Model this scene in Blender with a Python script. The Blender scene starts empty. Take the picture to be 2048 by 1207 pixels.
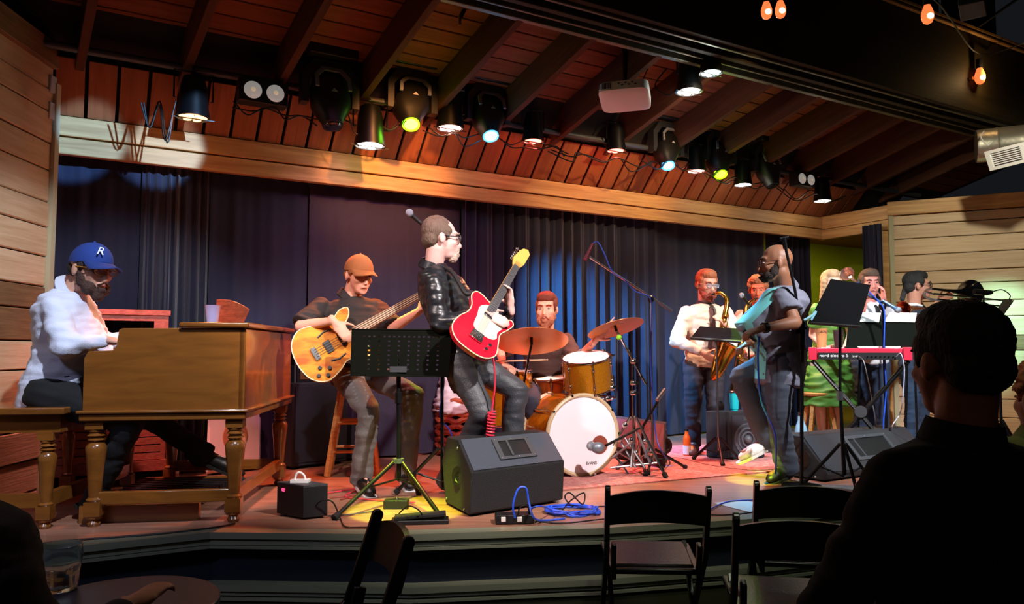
import bpy, bmesh, math, random
import numpy as np
from mathutils import Vector, Matrix, noise
random.seed(7)
PI = math.pi
SC = bpy.context.scene
COL = SC.collection
V = Vector
# ------------------------------------------------------------------ camera, world, exposure
FPX = 1500.0; CAMZ = 1.40; TILT = math.atan(96.5 / FPX); ST = 0.49       # ST = stage floor height
cam = bpy.data.cameras.new('camera'); camo = bpy.data.objects.new('camera', cam); COL.objects.link(camo)
camo.location = (0, 0, CAMZ); camo.rotation_euler = (PI / 2 + TILT, 0, 0)
cam.sensor_width = 36; cam.lens = FPX / 2048 * 36; cam.clip_start = .05
SC.camera = camo
w = bpy.data.worlds.new('world'); SC.world = w; w.use_nodes = True
w.node_tree.nodes['Background'].inputs[0].default_value = (.5, .55, .7, 1)
w.node_tree.nodes['Background'].inputs[1].default_value = .010
SC.view_settings.view_transform = 'Standard'; SC.view_settings.look = 'None'
SC.view_settings.gamma = 1; SC.view_settings.use_curve_mapping = False
SC.view_settings.exposure = 0.45
SC.cycles.max_bounces = 5; SC.cycles.diffuse_bounces = 3; SC.cycles.glossy_bounces = 3
SC.cycles.transmission_bounces = 4; SC.cycles.sample_clamp_indirect = 4
SC.cycles.caustics_reflective = False; SC.cycles.caustics_refractive = False

def ray(px, py):
    v = 603.5 - py
    return V((px - 1024, FPX * math.cos(TILT) - v * math.sin(TILT), FPX * math.sin(TILT) + v * math.cos(TILT)))
def P(px, py, Y):                      # point seen at a pixel, at depth Y
    r = ray(px, py); return V((0, 0, CAMZ)) + r * (Y / r.y)
def Z(px, py, z=ST):                   # point seen at a pixel, at height z
    r = ray(px, py); return V((0, 0, CAMZ)) + r * ((z - CAMZ) / r.z)
H0 = V((-3.15, 5.0, 0)); HD = V((.865, .501, 0)).normalized(); QD = V((.501, -.865, 0)).normalized()
def G(s, t, z): return H0 + HD * s + QD * t + V((0, 0, z))     # stage grid: s along the header, t towards the hall
def Hp(px, py, t):                     # point seen at a pixel in the upright plane t
    r = ray(px, py); c = V((0, 0, CAMZ)); k = (t - (c - H0).dot(QD)) / r.dot(QD); return c + r * k

def light(kind, name, loc, target, col, energy, size=.1, spot=40, blend=.5):
    l = bpy.data.lights.new(name, kind); o = bpy.data.objects.new(name, l); COL.objects.link(o)
    o.location = loc; o.rotation_euler = (V(target) - V(loc)).to_track_quat('-Z', 'Y').to_euler()
    l.color = col; l.energy = energy
    if kind == 'SPOT': l.spot_size = math.radians(spot); l.spot_blend = blend; l.shadow_soft_size = size
    elif kind == 'AREA': l.size = size
    else: l.shadow_soft_size = size
    return o
# unseen washes on the hall side of the beam, plus added accents and fills
light('SPOT', 'front_wash_left', (-.9, 2.3, 3.6), (-2.35, 4.55, 1.35), (.78, .86, 1), 330, .04, 46, .5)
light('SPOT', 'header_cool', (.6, 2.2, 3.3), (-2.95, 5.1, 2.86), (.25, .55, 1), 1500, .03, 6.5, .4)
light('SPOT', 'header_cool', (.6, 2.2, 3.3), (-2.5, 5.36, 2.86), (.35, .60, 1), 1500, .03, 6.5, .4)
light('SPOT', 'orange_side', (1.2, 6.4, 3.2), (-1.45, 4.6, 1.3), (1, .30, .10), 420, .05, 22, .5)  # added accent for the organ's right face, no fixture hangs here
light('SPOT', 'hall_fill_left', (-2.6, .6, 3.4), (-1.5, 3.3, .4), (.62, .66, 1), 75, .2, 60, .8)  # added cool fill for the nosing and round table, not an actual lamp
light('SPOT', 'hall_fill_centre', (1.2, 1.9, 3.6), (.7, 3.6, .3), (.85, .95, .7), 60, .2, 60, .8)  # added fill for the middle nosing and chairs, not an actual lamp
light('SPOT', 'front_wash_centre', (1.5, 2.3, 3.6), (-.35, 5.1, 1.15), (1, .90, .88), 700, .05, 44, .5)
light('SPOT', 'front_wash_centre_left', (-1.6, 2.1, 3.6), (.0, 5.3, .9), (1, .80, .72), 330, .05, 48, .6)
light('SPOT', 'front_wash_right', (3.2, 2.9, 3.6), (2.6, 6.4, 1.2), (.95, .97, 1), 880, .06, 46, .5)
light('SPOT', 'wall_wash', (3.4, 4.4, 3.6), (5.4, 7.6, 2.0), (1, .97, .75), 210, .06, 60, .8)
light('SPOT', 'trombone_special', (4.9, 5.2, 3.4), (4.98, 7.75, 1.65), (.35, 1, .85), 900, .05, 20, .9)
light('SPOT', 'plum_wash', (-.4, 3.6, 3.5), (-1.0, 6.1, 1.9), (.8, .25, .5), 190, .1, 50, .8)
light('SPOT', 'amber_header', (-.1, 4.2, 3.55), (-1.0, 6.15, 2.85), (1, .38, .10), 330, .05, 34, .9)
light('SPOT', 'amber_header_right', (2.2, 5.0, 3.55), (.9, 7.3, 2.85), (1, .62, .28), 190, .05, 44, .9)
light('SPOT', 'red_left', (-2.6, 4.45, 3.1), (-2.3, 4.9, .8), (1, .32, .28), 300, .05, 50, .8)  # added red accent to brighten the speaker cabinet louvres
light('SPOT', 'olive_backstage', (4.6, 9.4, 2.9), (4.7, 10.7, 1.9), (.9, 1, .1), 60, .05, 120, .8)
light('SPOT', 'green_pool_left', (-.75, 3.2, 3.5), (-.60, 4.36, ST), (.62, 1, .01), 1500, .02, 13, .3)  # added source for the floor pool, as players block the moving head's beam
light('SPOT', 'green_pool_right', (.5, 3.5, 3.3), (1.72, 5.36, ST), (.7, 1, .01), 1300, .02, 7, .3)  # added source for the right pool, placed to pass clear of the singer
light('AREA', 'hall_glow', (0, -2.0, 4.2), (0, 1.5, 0), (1, .8, .6), 2.5, 2.0)
# ------------------------------------------------------------------ materials
def lin(c):
    if isinstance(c, str):
        c = [int(c[i:i + 2], 16) / 255 for i in (0, 2, 4)]
    return tuple(((x + .055) / 1.055) ** 2.4 if x > .04045 else x / 12.92 for x in c)
MATS = {}
def mat(name, col, rough=.6, metal=0, bump=0, bscale=60, var=0, vscale=8, emit=0, trans=0, coat=0, spec=.5, stretch=(1, 1, 1), col2=None, rnd=0, sheen=0, alpha=1):
    if name in MATS: return MATS[name]
    m = bpy.data.materials.new(name); m.use_nodes = True; MATS[name] = m
    nt = m.node_tree; N = nt.nodes; L = nt.links; b = N['Principled BSDF']
    c = lin(col); b.inputs['Base Color'].default_value = (*c, 1)
    b.inputs['Roughness'].default_value = rough; b.inputs['Metallic'].default_value = metal
    b.inputs['Specular IOR Level'].default_value = spec
    if coat: b.inputs['Coat Weight'].default_value = coat; b.inputs['Coat Roughness'].default_value = .12
    if trans: b.inputs['Transmission Weight'].default_value = trans
    if sheen: b.inputs['Sheen Weight'].default_value = sheen
    if alpha < 1: b.inputs['Alpha'].default_value = alpha
    if emit: b.inputs['Emission Color'].default_value = (*c, 1); b.inputs['Emission Strength'].default_value = emit
    if var or bump or col2 or rnd:
        tc = N.new('ShaderNodeTexCoord'); mp = N.new('ShaderNodeMapping'); mp.inputs['Scale'].default_value = stretch
        L.new(tc.outputs['Object'], mp.inputs['Vector'])
        if rnd:
            oi = N.new('ShaderNodeObjectInfo'); ml = N.new('ShaderNodeMath'); ml.operation = 'MULTIPLY'; ml.inputs[1].default_value = 37
            L.new(oi.outputs['Random'], ml.inputs[0]); cx = N.new('ShaderNodeCombineXYZ')
            for i in range(3): L.new(ml.outputs[0], cx.inputs[i])
            L.new(cx.outputs[0], mp.inputs['Location'])
    if var or col2:
        n = N.new('ShaderNodeTexNoise'); n.inputs['Scale'].default_value = vscale; n.inputs['Detail'].default_value = 5; n.inputs['Distortion'].default_value = .6
        L.new(mp.outputs[0], n.inputs['Vector'])
        cr = N.new('ShaderNodeValToRGB'); cr.color_ramp.elements[0].position = .32; cr.color_ramp.elements[1].position = .68
        c2 = lin(col2) if col2 else tuple(x * (1 - var) for x in c)
        cr.color_ramp.elements[0].color = (*c2, 1); cr.color_ramp.elements[1].color = (*c, 1)
        L.new(n.outputs['Fac'], cr.inputs[0]); src = cr.outputs[0]
        if rnd:
            hs = N.new('ShaderNodeHueSaturation'); mr = N.new('ShaderNodeMapRange')
            mr.inputs['To Min'].default_value = 1 - rnd; mr.inputs['To Max'].default_value = 1 + rnd
            L.new(oi.outputs['Random'], mr.inputs['Value']); L.new(mr.outputs[0], hs.inputs['Value']); L.new(src, hs.inputs['Color']); src = hs.outputs[0]
        L.new(src, b.inputs['Base Color'])
    if bump:
        n2 = N.new('ShaderNodeTexNoise'); n2.inputs['Scale'].default_value = bscale; n2.inputs['Detail'].default_value = 3
        L.new(mp.outputs[0], n2.inputs['Vector']); bp = N.new('ShaderNodeBump'); bp.inputs['Strength'].default_value = bump
        bp.inputs['Distance'].default_value = .01
        L.new(n2.outputs['Fac'], bp.inputs['Height']); L.new(bp.outputs[0], b.inputs['Normal'])
    return m
def wood(name, c1, c2, rough=.5, rnd=.15, scale=6, spec=.3, coat=0, bump=.15):
    return mat(name, c1, rough, 0, bump, 10, 0, scale, 0, 0, coat, spec, (.6, 9, 9), c2, rnd)
M = dict(
    header=wood('header_wood', 'd4a66c', 'b0804c', .5, .06, 3), wallw=wood('wall_cedar', 'd6bb98', 'c4a47e', .55, .07, 4),
    wallband=wood('band_wood', '8a6a48', '6e5236', .6, .05), roof=wood('roof_boards', '8e563a', '7a462c', .75, .10, 3, .1),
    soffit=wood('soffit_boards', '9a5a36', '844a2a', .6, .08, 3, .2), rafter=wood('rafter_wood', '5e3a2a', '503022', .75, .06, 3, .1),
    beam=wood('beam_wood', '362c1a', '2c2414', .7, .0, 2, .2), edge=mat('pale_trim', 'b9b594', .5), track=mat('track_metal', '6a6452', .45, .6),
    deck=wood('stage_boards', 'a87862', '8a5c48', .32, 0, 3, .5, .15, .03), nose=mat('stage_nosing', '8c8f78', .35, 0, .05),
    skirt=mat('stage_skirt', '141c2c', .9, 0, .3, 200), base=mat('stage_baseboard', '3e3e26', .7), hall=mat('hall_floor', '1c1610', .5),
    dark=mat('dark_ceiling', '14110e', .9), olive=mat('olive_wall', 'a8a83c', .8), pale=mat('pale_panel', '6a625c', .8),
    curt=mat('navy_velvet', '161a36', .85, 0, .25, 90, .25, 3, sheen=.25), curtp=mat('plum_velvet', '241c34', .85, 0, .25, 90, .2, 3, sheen=.25),
    blk=mat('black_metal', '0d0d0f', .35, .3), blkp=mat('black_plastic', '0f0f11', .5), rub=mat('black_rubber', '080808', .8),
    tgrille=mat('speaker_mesh', '454c58', .7, 0, 1, 260), tolex=mat('black_tolex', '121316', .75, 0, .9, 260), carpet=mat('carpet_box', '2a2a2e', .9, 0, .8, 300), chrome=mat('chrome', 'd8d8dc', .15, 1),
    steel=mat('steel', '9a9a9e', .3, .9), brass=mat('brass', 'd89a3c', .22, 1), white=mat('white_plastic', 'e8e4e0', .5),
    organ=wood('organ_walnut', '8c5520', '74451a', .25, .04, 2.2, .6, .5, .02), maple=wood('maple', 'd89a5c', 'b87a40', .45, .05, 6, .4),
    keys=mat('ivory', 'eeeade', .35), grey=mat('grey_metal', '4a4c50', .5, .4), green=mat('olive_black', '080b05', .9, spec=.12),
    paper=mat('paper', 'c8c4ba', .8), blue=mat('blue_cable', '2a55d8', .4), cord=mat('black_cord', '0a0a0a', .5), redc=mat('red_cord', 'e0304a', .4),
)
# ------------------------------------------------------------------ mesh building
class MB:
    def __init__(s): s.v = []; s.f = []
    def add(s, vs, fs):
        k = len(s.v); s.v += [V(v) for v in vs]; s.f += [tuple(i + k for i in f) for f in fs]; return s
    def box(s, c, sz, R=None, bev=0):
        c = V(c); x, y, z = [a / 2 for a in sz]; vs = [V((i * x, j * y, k * z)) for i in (-1, 1) for j in (-1, 1) for k in (-1, 1)]
        if R is not None: vs = [R @ v for v in vs]
        return s.add([c + v for v in vs], [(0, 1, 3, 2), (4, 6, 7, 5), (0, 4, 5, 1), (2, 3, 7, 6), (0, 2, 6, 4), (1, 5, 7, 3)])
    def hexa(s, p):  # 8 corners: bottom 4, top 4
        return s.add(p, [(3, 2, 1, 0), (4, 5, 6, 7), (0, 1, 5, 4), (1, 2, 6, 5), (2, 3, 7, 6), (3, 0, 4, 7)])
    def prism(s, pts, d):  # closed outline (list of 3D points) swept by d
        n = len(pts); d = V(d); vs = [V(p) for p in pts] + [V(p) + d for p in pts]
        return s.add(vs, [tuple(range(n - 1, -1, -1)), tuple(range(n, 2 * n))] + [(i, (i + 1) % n, n + (i + 1) % n, n + i) for i in range(n)])
    def tube(s, pts, r, n=8, cap=True):
        pts = [V(p) for p in pts]; rs = r if isinstance(r, (list, tuple)) else [r] * len(pts)
        vs = []; up = None
        for i, p in enumerate(pts):
            t = (pts[min(i + 1, len(pts) - 1)] - pts[max(i - 1, 0)])
            t = t.normalized() if t.length > 1e-9 else V((0, 0, 1))
            if up is None: up = V((0, 0, 1)) if abs(t.z) < .9 else V((1, 0, 0))
            a = t.cross(up); a = a.normalized() if a.length > 1e-6 else t.orthogonal().normalized(); b = a.cross(t).normalized(); up = b
            for j in range(n):
                th = 2 * PI * j / n; vs.append(p + (a * math.cos(th) + b * math.sin(th)) * rs[i])
        m = len(pts); fs = [(i * n + j, i * n + (j + 1) % n, (i + 1) * n + (j + 1) % n, (i + 1) * n + j) for i in range(m - 1) for j in range(n)]
        if cap: fs += [tuple(range(n - 1, -1, -1)), tuple(range((m - 1) * n, m * n))]
        return s.add(vs, fs)
    def cyl(s, a, b, r, r2=None, n=16): return s.tube([a, b], [r, r if r2 is None else r2], n)
    def lathe(s, a, b, prof, n=16):  # prof: (fraction along a->b, radius)
        a = V(a); b = V(b); return s.tube2([(a.lerp(b, f), r) for f, r in prof], (b - a).normalized(), n)
    def tube2(s, pr, t, n=16):
        a = t.orthogonal().normalized(); b = t.cross(a); vs = []
        for p, r in pr:
            for j in range(n): th = 2 * PI * j / n; vs.append(p + (a * math.cos(th) + b * math.sin(th)) * max(r, 1e-4))
        m = len(pr); fs = [(i * n + j, i * n + (j + 1) % n, (i + 1) * n + (j + 1) % n, (i + 1) * n + j) for i in range(m - 1) for j in range(n)]
        return s.add(vs, fs + [tuple(range(n - 1, -1, -1)), tuple(range((m - 1) * n, m * n))])
    def ell(s, c, r, R=None, n=14, m=9):
        c = V(c); r = (r, r, r) if not isinstance(r, (list, tuple)) else r; vs = []; fs = []
        for i in range(m + 1):
            ph = PI * i / m
            for j in range(n):
                th = 2 * PI * j / n; v = V((r[0] * math.sin(ph) * math.cos(th), r[1] * math.sin(ph) * math.sin(th), r[2] * math.cos(ph)))
                vs.append(c + (R @ v if R is not None else v))
        for i in range(m):
            for j in range(n): fs.append((i * n + j, i * n + (j + 1) % n, (i + 1) * n + (j + 1) % n, (i + 1) * n + j)[::-1])
        return s.add(vs, fs)
    def cone(s, a, b, r1, r2, n=12):  # closed round cone
        a = V(a); b = V(b); s.tube2([(a, r1), (b, r2)], (b - a).normalized(), n); s.ell(a, r1 * .99, None, n, 7); s.ell(b, r2 * .99, None, n, 7); return s
    def loft(s, rings, n=20, p=2.3):  # ring = (centre, U, W)
        vs = []
        for c, U, W in rings:
            for j in range(n):
                th = 2 * PI * j / n; ct, st = math.cos(th), math.sin(th)
                x = math.copysign(abs(ct) ** (2 / p), ct); y = math.copysign(abs(st) ** (2 / p), st); vs.append(V(c) + V(U) * x + V(W) * y)
        m = len(rings); fs = [(i * n + j, i * n + (j + 1) % n, (i + 1) * n + (j + 1) % n, (i + 1) * n + j) for i in range(m - 1) for j in range(n)]
        return s.add(vs, fs + [tuple(range(n - 1, -1, -1)), tuple(range((m - 1) * n, m * n))])
def mkmesh(name, v, f, m, smooth=False, off=V((0, 0, 0))):
    me = bpy.data.meshes.new(name); me.from_pydata([tuple(p - off) for p in v], [], f); me.materials.append(m)
    if smooth: me.shade_smooth() if hasattr(me, 'shade_smooth') else None
    return me
def fixn(me):
    b = bmesh.new(); b.from_mesh(me); bmesh.ops.remove_doubles(b, verts=b.verts, dist=1e-5); bmesh.ops.recalc_face_normals(b, faces=b.faces); b.to_mesh(me); b.free()
def autosm(me, ang=40):
    me.shade_smooth()
    try: me.set_sharp_from_angle(angle=math.radians(ang))
    except Exception: pass
OFF = {}
def tag(o, label=None, cat=None, group=None, kind=None):
    for k, v in (('label', label), ('category', cat), ('group', group), ('kind', kind)):
        if v: o[k] = v
    return o
def thing(name, label, cat, loc, group=None, kind=None):
    o = bpy.data.objects.new(name, None); COL.objects.link(o); o.location = loc; o.empty_display_size = .1
    OFF[o.name] = V(loc); return tag(o, label, cat, group, kind)
def put(name, mb, m, parent=None, label=None, cat=None, group=None, kind=None, loc=None, smooth=True, bev=0):
    """link a MB (world coordinates) as one object; under a parent it shares that parent's origin"""
    if parent is not None: off = OFF[parent.name]
    elif loc is not None: off = V(loc)
    else:
        xs = [p.x for p in mb.v]; ys = [p.y for p in mb.v]; zs = [p.z for p in mb.v]
        off = V(((min(xs) + max(xs)) / 2, (min(ys) + max(ys)) / 2, min(zs)))
    me = mkmesh(name, mb.v, mb.f, m, off=off); fixn(me)
    if smooth: autosm(me)
    o = bpy.data.objects.new(name, me); COL.objects.link(o)
    if parent is not None:
        o.parent = parent
    else: o.location = off
    OFF[o.name] = off
    if bev:
        md = o.modifiers.new('bevel', 'BEVEL'); md.width = bev; md.segments = 2; md.limit_method = 'ANGLE'
    return tag(o, label, cat, group, kind)
def frame_R(x, y):  # rotation whose X is x and whose Y is nearest y
    x = V(x).normalized(); z = x.cross(V(y)).normalized(); y = z.cross(x); return Matrix((x, y, z)).transposed()
_bm = {}
def board(name, c, x, y, sz, m, parent=None, kind=None, bev=.004):
    """a plank with its own local frame (X = length) so the grain follows it"""
    key = (tuple(round(a, 3) for a in sz), m.name)
    if key not in _bm:
        b = MB().box((0, 0, 0), sz); me = mkmesh(name, b.v, b.f, m); fixn(me)
        if bev:
            q = bmesh.new(); q.from_mesh(me); bmesh.ops.bevel(q, geom=q.edges[:], offset=bev, segments=1, affect='EDGES'); q.to_mesh(me); q.free()
        _bm[key] = me
    o = bpy.data.objects.new(name, _bm[key]); COL.objects.link(o)
    R = frame_R(x, y).to_4x4(); R.translation = V(c)
    if parent is not None: o.parent = parent; R.translation = V(c) - OFF[parent.name]
    o.matrix_local = R
    if kind: o['kind'] = kind
    return o
def copy_tree(o, parent=None):
    c = o.copy(); COL.objects.link(c)
    if parent is not None: c.parent = parent
    OFF[c.name] = OFF.get(o.name, V((0, 0, 0)))
    for ch in list(o.children): copy_tree(ch, c)
    return c
def text(name, body, size, m, parent, loc, x, y, label=None, ext=.001, shear=0, al='CENTER'):
    cu = bpy.data.curves.new(name, 'FONT'); cu.body = body; cu.size = size; cu.extrude = ext; cu.align_x = al; cu.align_y = 'CENTER'; cu.shear = shear
    t = bpy.data.objects.new('tmp', cu); COL.objects.link(t); dg = bpy.context.evaluated_depsgraph_get(); me = bpy.data.meshes.new_from_object(t.evaluated_get(dg)); bpy.data.objects.remove(t)
    me.materials.clear(); me.materials.append(m); o = bpy.data.objects.new(name, me); COL.objects.link(o)
    R = frame_R(x, y).to_4x4(); R.translation = V(loc) - (OFF[parent.name] if parent else V((0, 0, 0))); o.parent = parent; o.matrix_local = R
    if label: o['label'] = label
    return o
def arc(pts, n=6):  # Catmull-Rom through points
    pts = [V(p) for p in pts]; q = [pts[0] * 2 - pts[1]] + pts + [pts[-1] * 2 - pts[-2]]; out = []
    for i in range(1, len(q) - 2):
        for k in range(n):
            t = k / n; a, b, c, d = q[i - 1], q[i], q[i + 1], q[i + 2]
            out.append(.5 * ((2 * b) + (c - a) * t + (2 * a - 5 * b + 4 * c - d) * t * t + (3 * b - a - 3 * c + d) * t ** 3))
    return out + [pts[-1]]

# ------------------------------------------------------------------ the setting
put('floor', MB().box((0, 2, -.05), (16, 16, .1)), M['hall'], kind='structure', smooth=False)
EDG = [(-3.4, 2.86), (-1.52, 3.845), (-.5, 3.80), (.43, 3.93), (1.24, 4.13), (2.07, 4.41), (3.5, 5.0), (6.5, 6.45)]
back = [(9.5, 6.6), (5.0, 12.5), (-4.2, 5.2)]
outl = EDG + back
deck = thing('stage_platform', 'raised wooden stage with a dark blue skirt and pale mouldings', 'stage', (0, 6, 0), kind='structure')
dd = MB().prism([V((x, y, ST - .035)) for x, y in outl], (0, 0, .035)); 
me = put('stage_deck', dd, M['deck'], deck, smooth=False)
put('stage_skirt', MB().prism([V((x, y, 0)) for x, y in [(a * 1, b + .05) for a, b in EDG] + back], (0, 0, ST - .035)), M['skirt'], deck, smooth=False)
def strip(z0, z1, d, back_d=.06):
    b = MB(); pts = []
    for i, (x, y) in enumerate(EDG):
        a = V(EDG[max(i - 1, 0)] + (0,)); c = V(EDG[min(i + 1, len(EDG) - 1)] + (0,)); t = (c - a).normalized(); n = V((t.y, -t.x, 0))
        pts.append((V((x, y, 0)), n))
    for (p, n), (q, k) in zip(pts[:-1], pts[1:]):
        A, B, C_, D = p + n * d, q + k * d, q - k * back_d, p - n * back_d
        b.hexa([v + V((0, 0, z0)) for v in (D, C_, B, A)] + [v + V((0, 0, z1)) for v in (D, C_, B, A)])
    return b
for z0, z1, d in ((.462, .494, .035), (.43, .458, .02), (.412, .426, .028)): put('nosing', strip(z0, z1, d), M['nose'], deck, smooth=False)
for z0, z1, d in ((.205, .235, .03), (.182, .2, .016), (.158, .172, .026)): put('moulding', strip(z0, z1, d), M['nose'], deck, smooth=False)
put('baseboard', strip(0, .155, .012), M['base'], deck, smooth=False)

# header boards and return
hdr = thing('trim_1', 'long cedar header beam above the back curtain', 'beam', G(4, 0, 2.72), kind='structure')
L_ = 7.965
board('header_board', G(L_ / 2, .0, 2.79), HD, (0, 0, 1), (L_, .115, .06), M['header'], hdr)
board('header_board', G(L_ / 2, .012, 2.925), HD, (0, 0, 1), (L_, .135, .06), M['header'], hdr)
C1 = G(L_, 0, 0); C2 = C1 + QD * .855
ret = thing('trim_2', 'short cedar return beam joining the header to the right wall', 'beam', (C1 + C2) / 2 + V((0, 0, 2.72)), kind='structure')
board('return_board', (C1 + C2) / 2 + V((0, 0, 2.785)), QD, (0, 0, 1), (.9, .115, .06), M['header'], ret)
board('return_board', (C1 + C2) / 2 + V((0, 0, 2.925)), QD, (0, 0, 1), (.9, .155, .07), M['header'], ret)
put('trim_3', MB().box(C2 + V((-.03, .04, (ST + 2.72) / 2)), (.09, .09, 2.72 - ST)), M['header'], kind='structure')
# right wall of cedar boards
WR = V((.896, -.444, 0)).normalized(); WN = V((-.444, -.896, 0)).normalized()
wr = thing('wall_right', 'cedar plank wall to the right of the stage', 'wall', C2 + V((2, -1, 0)), kind='structure')
z = .0; k = 0; LW = 4.6
hs = [.18, .155, .2, .17, .19, .14, .185]
while z < 2.83:
    h = hs[k % 7]; k += 1; h = min(h, 2.88 - z)
    band = 1.40 < z + h / 2 < 1.62
    board('wall_board', C2 + WR * (LW / 2 + .04) + V((0, 0, z + h / 2)) + WN * (-.015 + .006 * math.sin(k * 2.3)), WR, (0, 0, 1), (LW, h - .008, .03), M['wallband' if band else 'wallw'], wr, bev=.006)
    z += h
put('wall_backing', MB().box(C2 + WR * (LW / 2) + V((0, 0, 1.5)) - WN * .06, (LW, .05, 3.0), frame_R(WR, (0, 0, 1)) @ Matrix.Rotation(PI / 2, 3, 'X')), M['dark'], wr, smooth=False)
board('trim_4', C2 + WR * (LW / 2) + V((0, 0, 2.96)) + WN * .01, WR, (0, 0, 1), (LW, .15, .07), M['header'], kind='structure')
put('trim_5', MB().box(C2 + V((.03, -.0, 1.6)) + WN * .02, (.05, .03, 2.6)), M['edge'], kind='structure')
# left wall
wl = thing('wall_left', 'cedar plank wall at the left edge of the stage', 'wall', (-2.95, 3, 0), kind='structure')
LD = V((-.063, 1, 0)).normalized(); LE = V((-2.995, 4.8, 0)); z = 0; k = 3
while z < 3.2:
    h = hs[k % 7] * 1.05; k += 1; band = 1.55 < z + h / 2 < 1.76
    h = min(h, 3.24 - z)
    board('wall_board', LE - LD * 1.6 + V((-.015 + .005 * math.sin(k * 1.7), 0, z + h / 2)), LD, (0, 0, 1), (3.2, h - .008, .03), M['wallband' if band else 'wallw'], wl, bev=.006)
    z += h
put('wall_backing', MB().box(LE - LD * 1.6 + V((-.07, 0, 1.6)), (3.2, 3.3, .05), frame_R(LD, (0, 0, 1))), M['dark'], wl, smooth=False)
board('trim_6', LE - LD * 1.6 + V((.0, 0, 3.31)), LD, (0, 0, 1), (3.2, .16, .07), M['wallband'], kind='structure')
put('trim_7', MB().box(LE + V((.0, .02, 1.57)), (.05, .045, 3.14)), M['edge'], kind='structure', smooth=False)
# soffit boards above the header, sloping up to the lamp pipe
cl = thing('ceiling', 'sloped wooden stage ceiling with rafters and boards', 'ceiling', G(4, .8, 3.3), kind='structure')
up = (QD * .25 + V((0, 0, .27))).normalized(); nrm = HD.cross(up)
n = 46; sw = .19
for i in range(n):
    s = -.35 + (i + .5) * sw
    board('soffit_board', G(s, .155, 3.16), up, HD, (.42, sw - .022, .02), M['soffit'], cl, bev=.003)
bk = MB().hexa([G(-1.5, -.15, 2.90), G(9.2, -.15, 2.90), G(9.2, .5, 3.6), G(-1.5, .5, 3.6), G(-1.5, -.2, 2.94), G(9.2, -.2, 2.94), G(9.2, .45, 3.65), G(-1.5, .45, 3.65)])
put('soffit_backing', bk, M['dark'], cl, smooth=False)
# rafters and roof boards
RD = V((.55, -.788, .276)).normalized(); RN = HD.cross(RD).normalized()
if RN.z < 0: RN = -RN
RL = 1.5
def RP(s, u, h=0): return G(s, .30, 3.265) + RD * u + RN * h      # u up the slope, h above the rafter bottoms
for i in range(17):
    s = -1.06 + .62 * i
    o = board('rafter', RP(s, RL / 2 - .12, .13), RD, HD, (RL, .055, .26), M['rafter'], cl, bev=.003)
for i in range(9):
    u = .06 + i * .168
    board('roof_board', RP(4.0, u, .27), HD, RD, (12.5, .158, .02), M['roof'], cl, bev=.004)
put('roof_backing', MB().hexa([RP(-2.4, -.3, .285), RP(10.4, -.3, .285), RP(10.4, 1.45, .285), RP(-2.4, 1.45, .285), RP(-2.4, -.3, .32), RP(10.4, -.3, .32), RP(10.4, 1.45, .32), RP(-2.4, 1.45, .32)]), M['dark'], cl, smooth=False)
# the big beam between stage and hall with its tracks
bm_ = thing('ceiling_beam', 'heavy dark boxed beam with sliding tracks underneath', 'beam', G(4, 2, 3.65), kind='structure')
def bar(name, t, z, dt, dz, m, p, s0=-2.5, s1=11.5): board(name, G((s0 + s1) / 2, t, z), HD, QD, (s1 - s0, dt, dz), m, p)
bar('beam_face', 2.02, 4.06, .05, .80, M['beam'], bm_)
bar('beam_underside', 1.79, 3.72, .46, .05, M['beam'], bm_)
bar('track_rail', 1.62, 3.675, .045, .06, M['track'], bm_)
bar('track_rail', 1.735, 3.672, .02, .05, M['track'], bm_)
bar('track_rail', 1.87, 3.665, .05, .075, M['beam'], bm_)
bar('track_rail', 1.975, 3.66, .025, .045, M['track'], bm_)
bar('crown_strip', 2.06, 4.47, .05, .03, M['header'], bm_)
bar('crown_strip', 2.075, 4.42, .03, .02, M['header'], bm_)
# hall roof above the beam: dark with a paler panel and a slanted post
hr = thing('ceiling_hall', 'dark hall ceiling above the big beam', 'ceiling', (4, 4, 5.4), kind='structure')
put('ceiling_panel', MB().hexa([G(-4, 2.0, 5.6), G(13, 2.0, 5.6), G(13, 8, 5.9), G(-4, 8, 5.9), G(-4, 2.0, 5.65), G(13, 2.0, 5.65), G(13, 8, 5.95), G(-4, 8, 5.95)]), M['dark'], hr, smooth=False)
put('gable_panel', MB().hexa([G(-2, 1.4, 4.3), G(8.15, 1.4, 4.3), G(8.15, 1.35, 4.3), G(-2, 1.35, 4.3), G(-2, 1.4, 5.7), G(8.15, 1.4, 5.7), G(8.15, 1.35, 5.7), G(-2, 1.35, 5.7)]), M['pale'], hr, smooth=False)
a, b = Hp(1745, -40, 1.6), Hp(1905, 110, 1.6); put('truss_brace', MB().hexa([a + V((-.05, 0, 0)), a + HD * .42 + V((-.05, 0, 0)), a + HD * .42 + QD * .1, a + QD * .1, b, b + HD * .3, b + HD * .3 + QD * .1, b + QD * .1]), M['beam'], hr, smooth=False)
a = Hp(1900, 60, 1.8); put('truss_post', MB().box(a + HD * .35 + V((0, 0, .2)), (.62, .2, 2.0), frame_R(HD, QD)), M['beam'], hr, smooth=False)
put('gable_seam', MB().tube([Hp(1700, 22, 1.42), Hp(1760, -6, 1.42)], .008), M['dark'], hr)
put('conduit', MB().tube([Hp(1925, 76, 2.0), Hp(2060, -20, 2.3)], .014), M['grey'], hr)
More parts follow.
